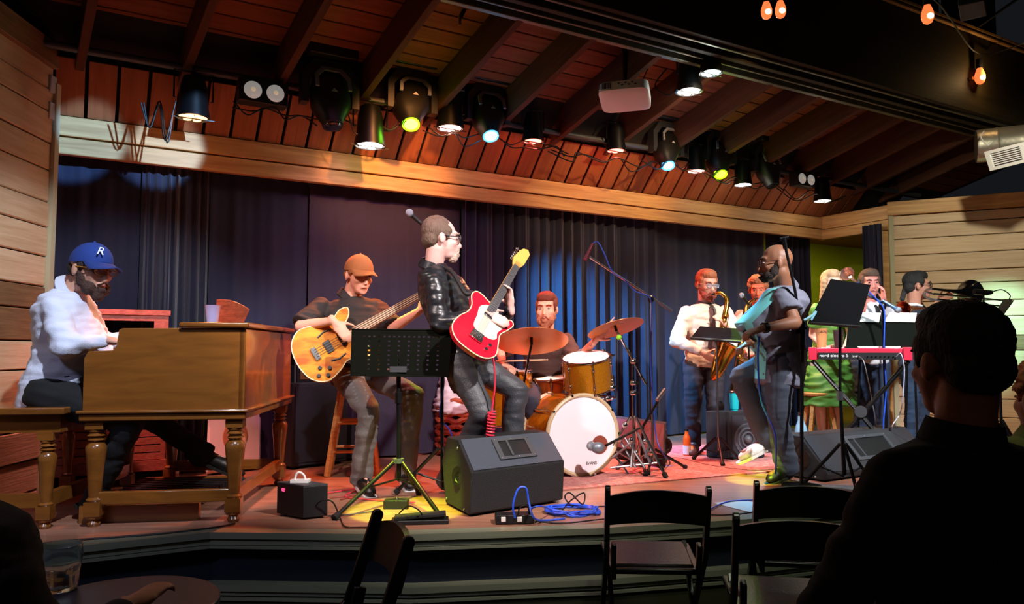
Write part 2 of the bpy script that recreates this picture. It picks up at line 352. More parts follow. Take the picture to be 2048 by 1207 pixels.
# walls of the hall and backstage
put('wall_back', MB().box(G(6.5, -2.0, 2.0), (20, .06, 4.0), frame_R(HD, QD)), M['olive'], kind='structure', smooth=False)
put('wall_hall', MB().box((8.6, 2.5, 2.5), (.1, 12, 6)), M['dark'], kind='structure', smooth=False)
put('ceiling_backstage', MB().hexa([G(5.5, -2.0, 3.1), G(14, -2.0, 3.1), G(14, -.25, 3.05), G(5.5, -.25, 3.05), G(5.5, -2, 3.15), G(14, -2, 3.15), G(14, -.25, 3.1), G(5.5, -.25, 3.1)]), M['soffit'], kind='structure', smooth=False)
# curtains
def curtain(s0, s1, t, folds, amp, seed, m, label, z1=2.80, sd=HD, org=None, td=QD, flat=0):
    rnd = random.Random(seed); o = H0 if org is None else org; b = MB(); n = int((s1 - s0) / .012); nz = 10
    ph = [rnd.random() * 6 for _ in range(4)]
    for k in range(nz + 1):
        f = k / nz; z = ST + .02 + (z1 - ST - .02) * f
        for i in range(n + 1):
            s = s0 + (s1 - s0) * i / n; u = i / n * folds * 2 * PI
            wv = math.sin(u + ph[0] + .9 * math.sin(u * .37 + ph[1]) + .25 * (1 - f) * math.sin(3 * s + ph[3])) + .35 * math.sin(u * 2.3 + ph[2] + f)
            am = amp * (.75 + .25 * (1 - f)) * (.5 + .5 * abs(math.sin(u * .11 + ph[3])) if not flat else 1)
            b.v.append(o + sd * s + td * (t + am * wv) + V((0, 0, z)))
    W = n + 1
    b.f = [(k * W + i, k * W + i + 1, (k + 1) * W + i + 1, (k + 1) * W + i) for k in range(nz) for i in range(n)]
    return put('stage_curtain', b, m, label=label, cat='curtain', group='navy stage curtains')
def S_(px, y=600, t=-.2): return (Hp(px, y, t) - H0).dot(HD)
curtain(S_(80), S_(275), -.2, 3.2, .012, 3, M['curt'], 'flat dark navy curtain panel beside the left plank wall')
curtain(S_(276), S_(414), -.17, 7, .04, 5, M['curt'], 'tightly gathered navy curtain behind the organ player')
curtain(S_(415), S_(613), -.2, 3.5, .014, 8, M['curt'], 'smooth navy curtain panel behind the organ top')
curtain(S_(614), S_(917), -.18, 5.2, .013, 11, M['curtp'], 'smooth plum-tinted curtain panel behind bass player and guitarist')
curtain(S_(918), S_(1304), -.17, 17, .045, 13, M['curt'], 'deeply pleated blue curtain behind the drummer')
curtain(S_(1305), S_(1529), -.2, 5, .016, 17, M['curt'], 'smooth grey-blue curtain panel behind the saxophone players')
curtain(S_(1530), L_ - .02, -.17, 8, .045, 19, M['curt'], 'narrow pleated curtain at the header corner right of the singer')
curtain(.62, .86, -.1, 5, .03, 23, M['curt'], 'slim dark curtain tied beside the right orange post', sd=QD, org=C1, td=HD)
# ------------------------------------------------------------------ people
def blob(name, mb, m, parent, vox=.01, sm=3, amp=0, fr=12, label=None, amp2=0):
    off = OFF[parent.name]
    me = mkmesh('tmp', mb.v, mb.f, m, off=off); fixn(me); t = bpy.data.objects.new('tmp', me); COL.objects.link(t)
    r = t.modifiers.new('r', 'REMESH'); r.mode = 'VOXEL'; r.voxel_size = vox
    if sm: q = t.modifiers.new('s', 'SMOOTH'); q.iterations = sm; q.factor = .5
    dg = bpy.context.evaluated_depsgraph_get(); out = bpy.data.meshes.new_from_object(t.evaluated_get(dg))
    bpy.data.objects.remove(t); bpy.data.meshes.remove(me); out.name = name
    out.materials.clear(); out.materials.append(m)
    if amp:
        nr = [v.normal.copy() for v in out.vertices]
        for v, k in zip(out.vertices, nr):
            p = v.co * fr; q = noise.noise(V((p.x, p.y, p.z * 1.9))); r_ = abs(noise.noise(V((p.x * .8 + 5, p.y * .8, p.z * 2.6))))
            v.co += k * amp * (q - 1.3 * r_ + .3)
    out.shade_smooth(); o = bpy.data.objects.new(name, out); COL.objects.link(o); o.parent = parent; OFF[o.name] = off
    if label: o['label'] = label
    return o
def skinm(c, key): return mat('skin_' + key, c, .5, 0, .08, 120, .12, 14, spec=.4)
def cloth(key, c, rough=.85, bump=.35, sc=350, **k): return mat('cloth_' + key, c, rough, 0, bump, sc, **k)
def hand(b, w_, d, n, curl=.5, k=1.0, thumb=1, tc=None):
    """w_ wrist, d direction of the palm, n the way the palm faces, thumb +1/-1 which side"""
    d = V(d).normalized(); n = (V(n) - d * V(n).dot(d)).normalized(); l = d.cross(n).normalized() * thumb
    w_ = V(w_); R = Matrix((l, d, n)).transposed()
    b.ell(w_ + d * .048 * k, (.041 * k, .056 * k, .016 * k), R); b.cone(w_ - d * .03, w_ + d * .03 * k, .024 * k, .024 * k)
    for i, (o, ln) in enumerate(((.029, .92), (.010, 1.0), (-.010, .95), (-.029, .76))):
        p = w_ + d * (.088 - abs(o) * .25) * k + l * o * k; dr = d.copy(); c = curl[i] if isinstance(curl, (list, tuple)) else curl
        for sg, r0, r1 in ((.040, .0098, .009), (.026, .009, .0082), (.021, .0082, .0072)):
            q = p + dr * sg * ln * k; b.cone(p, q, r0 * k, r1 * k, 8); p = q; a = c * 1.15
            dr = (dr * math.cos(a) + n * math.sin(a)).normalized(); n2 = (n * math.cos(a) - dr * 0).normalized(); 
        n = V(n)
    p = w_ + d * .028 * k + l * .03 * k; dr = (l * .75 + d * .62 + n * .25).normalized(); c = tc if tc is not None else .5
    for sg, r0, r1 in ((.040, .0135, .0115), (.030, .0112, .0102), (.024, .0100, .0085)):
        q = p + dr * sg * k; b.cone(p, q, r0 * k, r1 * k, 8); p = q; dr = (dr + d * .4 * c + n * .45 * c).normalized()
def person(label, J, face, skin, key, group=None, k=1.0, hk=1.0, up=(0, 0, 1), bulk=1.0, belly=0.0, shirt=None, sleeve='long', hem=.05, trousers=None, shoes=None,
           hairc=None, hair=None, beard=None, beardc=None, brow=None, specs=None, cap=None, hands=None, vox=.0085, fold=.010, flare=1.0, collar=None, eyes=True, tie=None,
           loose=1.0, shoel=None, legs=True, mouth='8a4038'):
    J = {a: V(b) for a, b in J.items()}
    for a in 'LR':
        if 'an' + a in J and ST - .1 < J['an' + a].z < ST + .24 and J['an' + a].y > 3:
            J['an' + a].z = ST + .10; d_ = J['toe' + a] - J['an' + a]; d_.z = 0; J['toe' + a] = J['an' + a] + d_.normalized() * .15 * k - V((0, 0, .045))
    hm = (J['hipL'] + J['hipR']) / 2; nk = J['neck']; root = thing('person', label, 'person', (hm.x, hm.y, min([J[a].z for a in ('anL', 'anR') if a in J] + [hm.z - .3])), group)
    T = (nk - hm).normalized(); sh = (J['shR'] - J['shL']); U = (sh - T * sh.dot(T)).normalized(); F = T.cross(U).normalized() * 1
    hp = (J['hipR'] - J['hipL']); Uh = (hp - T * hp.dot(T)).normalized(); Fh = T.cross(Uh)
    sw = max(sh.length / 2, .15); L = (nk - hm).length
    def rings(g, hemx=.0, top=1.0, neck=.062):
        r = []
        prof = [(-.02 - hemx / L, .150, .105, 0), (.08, .158, .112, .0), (.26, .150, .108, .5), (.45, .150, .112, .8), (.62, .165, .118, .35), (.78, .178, .112, .0), (.90, .158, .088, .0), (.965, .105, .068, 0), (1.0 * top, neck, neck, 0)]
        for f, a, c, bl in prof:
            t = max(0, min(1, f)); u = Uh.lerp(U, t).normalized(); ff = Fh.lerp(F, t).normalized(); w2 = 1 if f > .9 else bulk
            wa = a * w2 * k; 
            if .7 < f < .95: wa = max(wa, sw * (.98 if f < .85 else .86))
            r.append((hm.lerp(nk, f) + ff * (belly * bl), u * (wa + g), ff * (c * w2 * k + g + belly * bl * .6)))
        return r
    sk = skinm(skin, key)
    b = MB(); b.loft(rings(-.018, -.02))
    # head frame
    fy = V(face).normalized(); uz = V(up); fx = fy.cross(uz).normalized(); uz = fx.cross(fy).normalized(); R = Matrix((fx, fy, uz)).transposed(); hc = J['head']; q = k * hk
    def hd(x, y, z): return hc + R @ V((x * q, y * q, z * q))
    b.cone(nk - T * .03, hd(0, -.03, -.05), .06 * k * (1 + .25 * (bulk - 1)), .056 * q, 14)
    for c, r in (((0, -.018, .035), (.076, .094, .086)), ((0, .028, -.02), (.064, .062, .085)), ((0, .040, -.078), (.044, .046, .036)), ((0, .064, -.094), (.024, .024, .018)), ((0, .066, .034), (.056, .026, .014)),
                 ((.038, .055, -.022), (.024, .026, .022)), ((-.038, .055, -.022), (.024, .026, .022)), ((.077, -.012, -.006), (.010, .019, .032)), ((-.077, -.012, -.006), (.010, .019, .032)),
                 ((0, .088, -.058), (.024, .012, .007)), ((0, .086, -.068), (.020, .012, .007)), ((0, .097, -.036), (.017, .013, .011))):
        b.ell(hd(*c), tuple(x * q for x in r), R)
    b.cone(hd(0, .086, .012), hd(0, .106, -.032), .008 * q, .0125 * q, 8)
    for s in 'LR':
        sg = 1 if s == 'R' else -1
        if 'el' + s in J:
            b.cone(J['sh' + s], J['el' + s], .046 * k * bulk ** .5, .038 * k * bulk ** .5); b.cone(J['el' + s], J['wr' + s], .040 * k * bulk ** .5, .026 * k)
            h = (hands or {}).get(s); d = (J['wr' + s] - J['el' + s]).normalized()
            if h is None: h = dict(d=d, n=F.cross(d) * sg if abs(F.dot(d)) < .9 else V((0, 0, -1)), curl=.35)
            hand(b, J['wr' + s] + V(h['d']).normalized() * .01, h['d'], h['n'], h.get('curl', .4), k * h.get('k', 1), h.get('thumb', 1), h.get('tc'))
        if legs:
            b.cone(J['hip' + s], J['kn' + s], .075 * k * bulk ** .4, .048 * k); b.cone(J['kn' + s], J['an' + s], .050 * k, .032 * k)
            b.cone(J['an' + s], J['toe' + s], .032 * k, .026 * k)
    body = blob('body', b, sk, root, vox, 2)
    # clothes
    if shirt:
        c = MB(); g = .012 * loose
        c.loft(rings(g, hem, .985, .070))
        for s in 'LR':
            a, e, w2 = J['sh' + s], J['el' + s], J['wr' + s]
            bb = bulk ** .5
            if sleeve == 'long':
                c.cone(a - T * .012, e, .066 * k * bb, .053 * k * bb * loose ** .5); c.cone(e, e.lerp(w2, .9), .054 * k * bb * loose ** .5, .037 * k)
                c.cyl(e.lerp(w2, .85), e.lerp(w2, .99), .038 * k, .036 * k, 14)
            else:
                f = {'short': .62, 'elbow': .95}[sleeve]; c.cone(a - T * .01, a.lerp(e, f * .6), .066 * k * bb, .064 * k * bb); c.cyl(a.lerp(e, f * .4), a.lerp(e, f), .066 * k * bb, .070 * k * bb * loose ** .5, 16)
        sh_o = blob('shirt' if not isinstance(shirt, tuple) else shirt[1], c, shirt[0] if isinstance(shirt, tuple) else shirt, root, .0115, 2, fold, 11)
        cm = collar or (shirt[0] if isinstance(shirt, tuple) else shirt)
        c = MB(); ax = (hd(0, -.03, -.05) - nk).normalized(); n_ = 20; a0 = nk - ax * .015; e1 = F.copy(); e1 = (e1 - ax * e1.dot(ax)).normalized(); e2 = ax.cross(e1); vs = []
        for j in range(n_):
            th = 2 * PI * j / n_; dv = e1 * math.cos(th) + e2 * math.sin(th); dip = .03 * max(0, math.cos(th)) ** 3
            for rr, hh in ((.068, .045), (.074, .048), (.088, .0), (.082, -.01)): vs.append(a0 + dv * rr * k * (1 + .15 * (bulk - 1)) + ax * (hh - dip * (1 if hh > .02 else 1.6)) * k)
        c.add(vs, [(j * 4 + i, j * 4 + (i + 1) % 4, ((j + 1) % n_) * 4 + (i + 1) % 4, ((j + 1) % n_) * 4 + i) for j in range(n_) for i in range(4)])
        put('collar', c, cm, root)
    if tie:
        c = MB(); r_ = rings(.022); p0 = nk + F * .062 * k - T * .02; pts = [p0]; W_ = [.014]
        for f in (.90, .78, .66, tie[1]):
            i = max(j for j in range(len(r_)) if (-1 if j == 0 else [-.02, .08, .26, .45, .62, .78, .90, .965, 1.0][j]) <= f + 1e-6); cc, uu, vv = r_[i]; pts.append(cc + vv * 1.04); W_.append(.02 + .025 * (1 - f))
        n_ = len(pts)
        for x in (-1, 1):
            for j, p in enumerate(pts): c.v.append(p + U * W_[j] * x + F * .003)
        for j, p in enumerate(pts): c.v.append(p + F * .012)
        for j in range(n_ - 1): c.f += [(j, j + 1, 2 * n_ + j + 1, 2 * n_ + j), (2 * n_ + j, 2 * n_ + j + 1, n_ + j + 1, n_ + j)]
        put('tie', c, tie[0], root)
    if trousers and legs:
        c = MB(); rr = rings(.006)[:3]; c.loft([(rr[0][0] - T * .03, rr[0][1] * .9, rr[0][2] * .9)] + rr)
        for s in 'LR':
            c.cone(J['hip' + s], J['kn' + s], .098 * k * bulk ** .5, .070 * k * loose ** .3); c.cone(J['kn' + s], J['kn' + s].lerp(J['an' + s], .8), .070 * k * loose ** .3, .060 * k * flare)
            c.cyl(J['kn' + s].lerp(J['an' + s], .7), J['kn' + s].lerp(J['an' + s], 1.09), .060 * k * flare, .064 * k * flare, 16)
        blob('trousers', c, trousers, root, .0115, 2, fold * .85, 8)
    if shoes and legs:
        for s in 'LR':
            an, to = J['an' + s], J['toe' + s]; d = (to - an)
            d = d.normalized(); up_ = V((0, 0, 1)); up_ = (up_ - d * up_.dot(d)).normalized(); l = d.cross(up_); Rr = Matrix((l, d, up_)).transposed()
            c = MB(); ln = (to - an).length; c.ell(an + d * .0 - up_ * .03, (.046 * k, .068 * k, .058 * k), Rr); c.ell(an + d * .035 - up_ * .01, (.043 * k, .06 * k, .046 * k), Rr); c.ell(an.lerp(to, .6) - up_ * .018, (.048 * k, ln * .55 + .03, .046 * k), Rr); c.ell(an.lerp(to, .95) - up_ * .02, (.044 * k, .06 * k, .03 * k), Rr)
            c.cyl(an - up_ * .02, an + (J['kn' + s] - an).normalized() * .06, .050 * k, .046 * k)
            so = blob('shoe', c, shoes, root, .009, 1)
            c = MB(); r0 = an.lerp(to, .5) - up_ * (.050 * k); c.loft([(r0 - up_ * .008, l * .046 * k, d * (ln * .5 + .085)), (r0 + up_ * .008, l * .047 * k, d * (ln * .5 + .088))], 20, 2.6); 
            sole = put('sole', c, MATS.get('cloth_sole') or cloth('sole', '1a1a1a'), root)
            if shoel: sole.data.materials[0] = shoel
    # face
    if eyes:
        for sg in (-1, 1):
            c = MB(); c.ell(hd(.030 * sg, .077, .007), (.0125 * q, .010 * q, .0058 * q), R, 12, 8); e = put('eye', c, mat('eye_white', 'a89890', .3), root, label='white eye with dark pupil')
            c = MB(); c.ell(hd(.030 * sg, .0855, .007), (.0058 * q, .003 * q, .0052 * q), R, 10, 6); put('pupil', c, mat('pupil', '20140f', .2), e)
            c = MB(); c.tube([hd(.013 * sg, .092, .027), hd(.032 * sg, .090, .034), hd(.050 * sg, .074, .028)], [.004 * q, .005 * q, .003 * q], 6); put('eyebrow', c, mat('brow_' + (brow or hairc or '3a2a20'), brow or hairc or '3a2a20', .9), root)
        c = MB(); c.tube([hd(-.022, .092, -.0635), hd(0, .1005, -.0625), hd(.022, .092, -.0635)], [.002 * q, .0035 * q, .002 * q], 6); put('mouth', c, mat('lips_' + key, mouth, .5), root)
    if hair:
        c = MB(); g = lambda p, r: c.ell(hd(*p), tuple(x * q for x in r), R)
        if hair in ('short', 'curly', 'receding', 'bob', 'tail'):
            g((0, -.035, .050), (.084, .090, .084))
            if hair != 'receding': g((0, .030, .098), (.058, .048, .030)); g((0, .0, .085), (.074, .080, .052))
            g((0, -.065, -.005), (.074, .052, .060))
            for sg in (-1, 1): g((.066 * sg, .004, .040), (.017, .040, .034)); g((.072 * sg, .020, .015), (.009, .011, .026))
        if hair == 'curly':
            rr = random.Random(4)
            for i in range(60):
                th, ph = rr.uniform(0, 2 * PI), rr.uniform(-.3, 1.5); g((.080 * math.cos(th) * math.cos(ph), -.01 + .085 * math.sin(th) * math.cos(ph) * (1 if math.sin(th) < .2 else .95), .045 + .085 * math.sin(ph)), (.017, .017, .017)) if math.sin(th) < .5 or ph > .5 else None
        if hair == 'bob':
            for sg in (-1, 1):
                for zz in range(6): g((.074 * sg, -.005 - .004 * zz, .02 - .035 * zz), (.022, .045, .035))
            for zz in range(6): g((0, -.085, .0 - .035 * zz), (.065, .035, .035))
        if hair in ('tail', 'captail'):
            for zz in range(5): g((0, -.10 - .006 * zz, -.015 - .022 * zz), (.024 - .001 * zz, .022, .026))
        if hair in ('undercap', 'captail'):
            g((0, -.055, .0), (.076, .056, .05))
            for sg in (-1, 1): g((.070 * sg, .012, .022), (.012, .026, .022))
        if hair in ('thin',): g((0, -.055, .015), (.078, .060, .055))
        if hair == 'thin':
            for sg in (-1, 1): g((.072 * sg, -.012, .022), (.012, .035, .024))
        blob('hair', c, mat('hair_' + hairc, hairc, .75, 0, .8, 130, .3, 30, stretch=(1, 1, .3)), root, .0065 * q, 1, (.006 if hair == 'curly' else .0022) * q, 60)
    if beard:
        c = MB(); g = lambda p, r: c.ell(hd(*p), tuple(x * q for x in r), R); ln = {'full': .018, 'long': .04, 'stubble': .0, 'goatee': .012, 'fullmid': .026}[beard]
        g((0, .068, -.092 - ln * .6), (.033, .030, .026 + ln * .7))
        g((0, .094, -.083), (.020, .014, .013))
        if beard != 'goatee':
            for sg in (-1, 1):
                g((.040 * sg, .048, -.074 - ln * .3), (.026, .036, .027 + ln * .4)); g((.062 * sg, .018, -.05), (.012, .028, .032)); g((.069 * sg, .006, -.02), (.008, .014, .026))
                c.cone(hd(.006 * sg, .102, -.049), hd(.030 * sg, .089, -.066), .006 * q, .0055 * q, 8)
        else:
            for sg in (-1, 1): c.cone(hd(.006 * sg, .103, -.049), hd(.027 * sg, .090, -.080), .0055 * q, .006 * q, 8)
        blob('beard', c, mat('beard_' + beardc, beardc, .85, 0, .8, 140, .3, 30), root, .006 * q, 1, .004 * q, 60)
    if specs:
        c = MB()
        for sg in (-1, 1):
            cx = .032 * sg; pts = [hd(cx + .027 * math.cos(a), .098 - .10 * abs(cx + .027 * math.cos(a)) * .35, .004 + .019 * math.sin(a)) for a in [2 * PI * i / 14 for i in range(15)]]; c.tube(pts, .0024 * q, 6)
            c.tube([hd(.059 * sg, .089, .010), hd(.079 * sg, .06, .010), hd(.082 * sg, -.012, .010)], .0024 * q, 6)
        c.tube([hd(-.006, .098, .008), hd(.006, .098, .008)], .0024 * q, 6)
        gl = put('glasses', c, specs, root)
        c = MB()
        for sg in (-1, 1):
            cx = .032 * sg; c.prism([hd(cx + .025 * math.cos(a), .098 - .10 * abs(cx + .025 * math.cos(a)) * .35, .004 + .017 * math.sin(a)) for a in [2 * PI * i / 14 for i in range(14)]], R @ V((0, .0015, 0)))
        put('lens', c, mat('lens_glass', 'c8c8d0', .05, alpha=.18, spec=.8), gl)
    if cap:
        c = MB(); n_ = 24; rows = []
        for i in range(9):
            ph = PI / 2 * i / 8; vs = [hd(.087 * math.cos(ph) * math.cos(2 * PI * j / n_), -.012 + .104 * math.cos(ph) * math.sin(2 * PI * j / n_), .028 + .030 * (1 - i / 8) * max(0, math.sin(2 * PI * j / n_)) * .6 + .105 * math.sin(ph)) for j in range(n_)]; rows += vs
        c.add(rows, [(i * n_ + j, i * n_ + (j + 1) % n_, (i + 1) * n_ + (j + 1) % n_, (i + 1) * n_ + j) for i in range(8) for j in range(n_)] + [tuple(range(n_ - 1, -1, -1))])
        co = put('cap', c, cap[0], root, label=cap[2])
        c = MB(); vs = []; nn = 13
        for lay in (0, .005):
            for i in range(nn):
                a = PI * (.12 + .76 * i / (nn - 1)); vs.append(hd(.083 * math.cos(a), -.012 + .100 * math.sin(a), .040 + lay))
            for i in range(nn):
                a = PI * (.12 + .76 * i / (nn - 1)); vs.append(hd(.086 * math.cos(a), .035 + .130 * math.sin(a), .038 - .022 * abs(math.cos(a)) - .012 + lay))
        f = []
        for i in range(nn - 1): f += [(i, i + 1, nn + i + 1, nn + i), (2 * nn + i, 3 * nn + i, 3 * nn + i + 1, 2 * nn + i + 1), (nn + i, nn + i + 1, 3 * nn + i + 1, 3 * nn + i), (i, 2 * nn + i, 2 * nn + i + 1, i + 1)]
        f += [(0, nn, 3 * nn, 2 * nn), (nn - 1, 3 * nn - 1, 4 * nn - 1, 2 * nn - 1 + nn * 0 + nn)]
        c.add(vs, f[:-1]); put('brim', c, cap[1], co)
        c = MB(); c.ell(hd(0, -.012, .134), .007 * q); put('button', c, cap[0], co)
    root['_x'] = 1; del root['_x']
    return root, hd, R, dict(U=U, F=F, T=T, rings=rings)
def PJ(d): return {k: P(*v) for k, v in d.items()}
X_ = V((1, 0, 0)); cam_dir = V((0, -1, 0))

# organist
c_white = cloth('pale_blue_shirt', 'd8dcf0', .8, .25, 200); c_blk = cloth('black', '0c0c10'); leath = mat('black_leather', '1c1e24', .36, 0, .25, 25, spec=.6)
grey_t = cloth('grey_jeans', '6c6868', .9, .5, 260); sh_blk = cloth('shoe_black', '101012', .4, .1)
J = PJ(dict(head=(183, 541, 4.1), neck=(140, 578, 4.12), shR=(112, 612, 3.95), shL=(160, 600, 4.33), elR=(128, 690, 3.88), elL=(205, 690, 4.45), wrR=(212, 680, 3.98), wrL=(262, 672, 4.45),
            hipR=(92, 790, 3.98), hipL=(108, 790, 4.25), knR=(262, 838, 4.02), knL=(285, 824, 4.35), anR=(188, 948, 4.12), anL=(405, 905, 4.5), toeR=(240, 985, 4.12), toeL=(475, 935, 4.55)))
o, hd, R, fr = person('man in a navy cap, amber glasses and pale blue shirt playing the organ', J, (1, -.42, -.14), 'd8a088', 'organist', hk=1.17, up=(.12, -.0, 1), bulk=1.22, belly=.10, shirt=c_white, hem=.10, trousers=c_blk, shoes=sh_blk,
    hairc='2a1c16', hair='undercap', beard='full', beardc='4a3028', specs=mat('amber_frames', 'a8742c', .3), cap=(cloth('navy_cap', '1c3a88'), cloth('navy_brim', '1c3478'), 'navy cap with a white letter and curved brim'),
    hands=dict(R=dict(d=(1, .1, -.12), n=(0, .1, -1), curl=.35, thumb=1), L=dict(d=(1, .0, -.1), n=(0, 0, -1), curl=.35, thumb=-1)), loose=1.3)
ct = [c for c in o.children if c.name.startswith('cap')][0]
text('lettering', 'R', .062, mat('white_thread', 'e8ecff', .7), ct, hd(.040, .084, .092), R @ V((-.92, .42, 0)), R @ V((.18, -.45, .85)), ext=.004, shear=.3)
for q in list(ct.children): pass

# bass player
J = PJ(dict(head=(718, 551, 5.0), neck=(700, 592, 5.04), shR=(641, 612, 4.93), shL=(752, 612, 5.18), elR=(602, 652, 4.78), wrR=(667, 641, 4.66), elL=(785, 655, 5.08), wrL=(838, 622, 5.02),
            hipR=(688, 742, 5.0), hipL=(738, 744, 5.15), knR=(738, 822, 4.72), knL=(828, 792, 4.92), anR=(722, 945, 4.86), anL=(812, 925, 5.08), toeR=(745, 968, 4.70), toeL=(822, 947, 4.9)))
o, hd, R, fr = person('bass player in an orange-lit cap and black short-sleeved shirt, sitting on a stool', J, (.62, -.76, -.2), 'e0a088', 'bassist', hk=1.08, bulk=1.12, belly=.05, shirt=cloth('black_shirt', '1c1614', .8), sleeve='elbow', hem=.06, trousers=grey_t, shoes=sh_blk,
    hairc='a06038', hair='captail', brow='6a4030', cap=(cloth('brown_cap', '8a5428'), cloth('brown_brim', '8a5428'), 'faded brown baseball cap'), shoel=mat('white_sole', 'c8c8c8', .5),
    hands=dict(R=dict(d=(.55, -.1, -.62), n=(-.3, .8, -.2), curl=[.5, .6, .6, .6], thumb=1), L=dict(d=(.5, .2, .7), n=(0, 1, 0), curl=.8, thumb=-1)), loose=1.15, flare=1.12)

# guitarist
J = PJ(dict(head=(884, 478, 4.72), neck=(864, 530, 4.74), shR=(868, 566, 4.58), shL=(905, 560, 4.92), elR=(876, 648, 4.55), wrR=(966, 626, 4.5), elL=(975, 668, 4.88), wrL=(1022, 618, 4.68),
            hipR=(915, 728, 4.66), hipL=(945, 728, 4.88), knR=(968, 826, 4.55), knL=(1034, 780, 4.82), anR=(898, 935, 4.88), anL=(1012, 945, 4.85), toeR=(925, 975, 4.82), toeL=(1055, 962, 4.8)))
guitar_J = J
o, hd, R, fr = person('guitarist in a shiny black leather jacket and dark trousers with a short goatee', J, (.93, .28, -.05), 'e8b8b0', 'guitarist', hk=1.12, bulk=1.0, shirt=(leath, 'jacket'), hem=.14, trousers=mat('dark_trousers', '3c3e44', .5, 0, .3, 120, spec=.5), shoes=sh_blk,
    hairc='6a5648', hair='receding', beard='goatee', beardc='d8b8a8', brow='8a7468', specs=M['steel'], fold=.010,
    hands=dict(R=dict(d=(.85, -.1, -.35), n=(-.2, .9, -.5), curl=.45, thumb=1), L=dict(d=(-.12, -.1, 1), n=(-.75, -.65, 0), curl=.8, thumb=-1)), loose=1.25, flare=1.15)
# drummer
J = PJ(dict(head=(1093, 618, 6.0), neck=(1092, 664, 6.05), shR=(1050, 678, 6.0), shL=(1134, 680, 6.05), elR=(1000, 700, 5.85), wrR=(1006, 726, 5.66), elL=(1150, 724, 5.9), wrL=(1190, 681, 5.72),
            hipR=(1068, 770, 6.1), hipL=(1108, 770, 6.1), knR=(1060, 800, 5.72), knL=(1150, 805, 5.75), anR=(1075, 900, 5.85), anL=(1160, 905, 5.9), toeR=(1075, 915, 5.7), toeL=(1165, 915, 5.75)))
o, hd, R, fr = person('bearded drummer in a dark brown shirt sitting behind the drum kit', J, (-.22, -1, -.08), 'e4a890', 'drummer', hk=1.08, bulk=1.05, shirt=cloth('brown_shirt', '3c2420', .85), sleeve='elbow', hem=.05, trousers=cloth('slate_trousers', '2c2c3c'), shoes=sh_blk,
    hairc='7a3420', hair='short', beard='fullmid', beardc='a8684c', loose=1.2,
    hands=dict(R=dict(d=(.5, -.7, -.3), n=(0, 0, -1), curl=.9, thumb=-1), L=dict(d=(.5, -.3, .65), n=(-.6, -.5, -.5), curl=.9, thumb=1)))
# saxophone players
cream = cloth('cream_shirt', 'd0b8a0', .8, .2, 200)
dark_t = cloth('charcoal_trousers', '2c2830', .9)
J = PJ(dict(head=(1414, 569, 6.6), neck=(1411, 607, 6.65), shR=(1374, 622, 6.6), shL=(1450, 622, 6.68), elR=(1352, 682, 6.52), wrR=(1404, 704, 6.36), elL=(1474, 672, 6.5), wrL=(1454, 655, 6.36),
            hipR=(1388, 728, 6.62), hipL=(1426, 728, 6.66), knR=(1386, 808, 6.58), knL=(1430, 810, 6.62), anR=(1388, 888, 6.66), anL=(1432, 888, 6.7), toeR=(1380, 902, 6.45), toeL=(1440, 902, 6.5)))
SAX1 = J
o, hd, R, fr = person('saxophonist in a cream shirt and dark tie with glasses, left of the pair', J, (.28, -1, -.22), 'dc9a80', 'sax_left', hk=1.06, bulk=1.0, shirt=cream, hem=.02, trousers=dark_t, shoes=cloth('shoe_brown', '5a3a34', .5, .1),
    hairc='b0623a', hair='short', beard='full', beardc='a04c3a', specs=M['steel'], collar=cloth('dark_collar', '281e22'), tie=(cloth('dark_tie', '4a2c28'), .3), loose=1.3, vox=.01,
    hands=dict(R=dict(d=(.75, -.2, -.5), n=(.1, .8, .4), curl=.4, thumb=1), L=dict(d=(-.3, -.2, .3), n=(-.5, .3, -.3), curl=.7, thumb=-1)))
J = PJ(dict(head=(1516, 580, 7.1), neck=(1517, 616, 7.15), shR=(1482, 630, 7.1), shL=(1552, 630, 7.15), elR=(1470, 690, 7.0), wrR=(1498, 712, 6.86), elL=(1562, 690, 7.0), wrL=(1522, 662, 6.85),
            hipR=(1500, 730, 7.12), hipL=(1536, 730, 7.15), knR=(1498, 800, 7.1), knL=(1538, 800, 7.12), anR=(1498, 873, 7.15), anL=(1540, 873, 7.18), toeR=(1492, 888, 7.0), toeL=(1545, 888, 7.0)))
SAX2 = J
o, hd, R, fr = person('curly-haired saxophonist in a cream shirt, mostly hidden behind the singer', J, (-.35, -1, -.15), 'd86a48', 'sax_right', hk=1.06, shirt=cream, hem=.02, trousers=dark_t, shoes=sh_blk, hairc='a8623a', hair='curly', collar=cloth('dark_collar', '281e22'), vox=.01, loose=1.2)
# singer
J = PJ(dict(head=(1550, 527, 5.28), neck=(1570, 572, 5.34), shL=(1568, 592, 5.14), shR=(1545, 592, 5.52), elL=(1590, 645, 5.02), wrL=(1528, 655, 4.93), elR=(1530, 660, 5.5), wrR=(1500, 684, 5.2),
            hipL=(1560, 722, 5.2), hipR=(1562, 722, 5.45), knR=(1480, 752, 5.4), knL=(1556, 838, 5.2), anR=(1536, 880, 5.6), anL=(1574, 940, 5.28), toeR=(1488, 905, 5.55), toeL=(1530, 953, 5.18)))
o, hd, R, fr = person('bald bearded singer in a short-sleeved dark shirt with one knee raised', J, (-1, .12, -.05), '8a5a42', 'singer', hk=1.12, bulk=1.42, belly=.12, shirt=cloth('slate_shirt', '6c6c7c', .7, .3, 220), sleeve='short', hem=.16, trousers=cloth('dark_denim', '444a58', .85), shoes=sh_blk,
    brow='1a1210', beard='stubble', beardc='2a1c16', specs=mat('dark_frames', '2a1c1c', .3), hands=dict(L=dict(d=(-.85, -.1, -.3), n=(-.1, .3, -1), curl=.8, thumb=-1), R=dict(d=(-.7, -.5, -.3), n=(0, -.3, -1), curl=.7)), loose=1.2, flare=1.35, fold=.009)
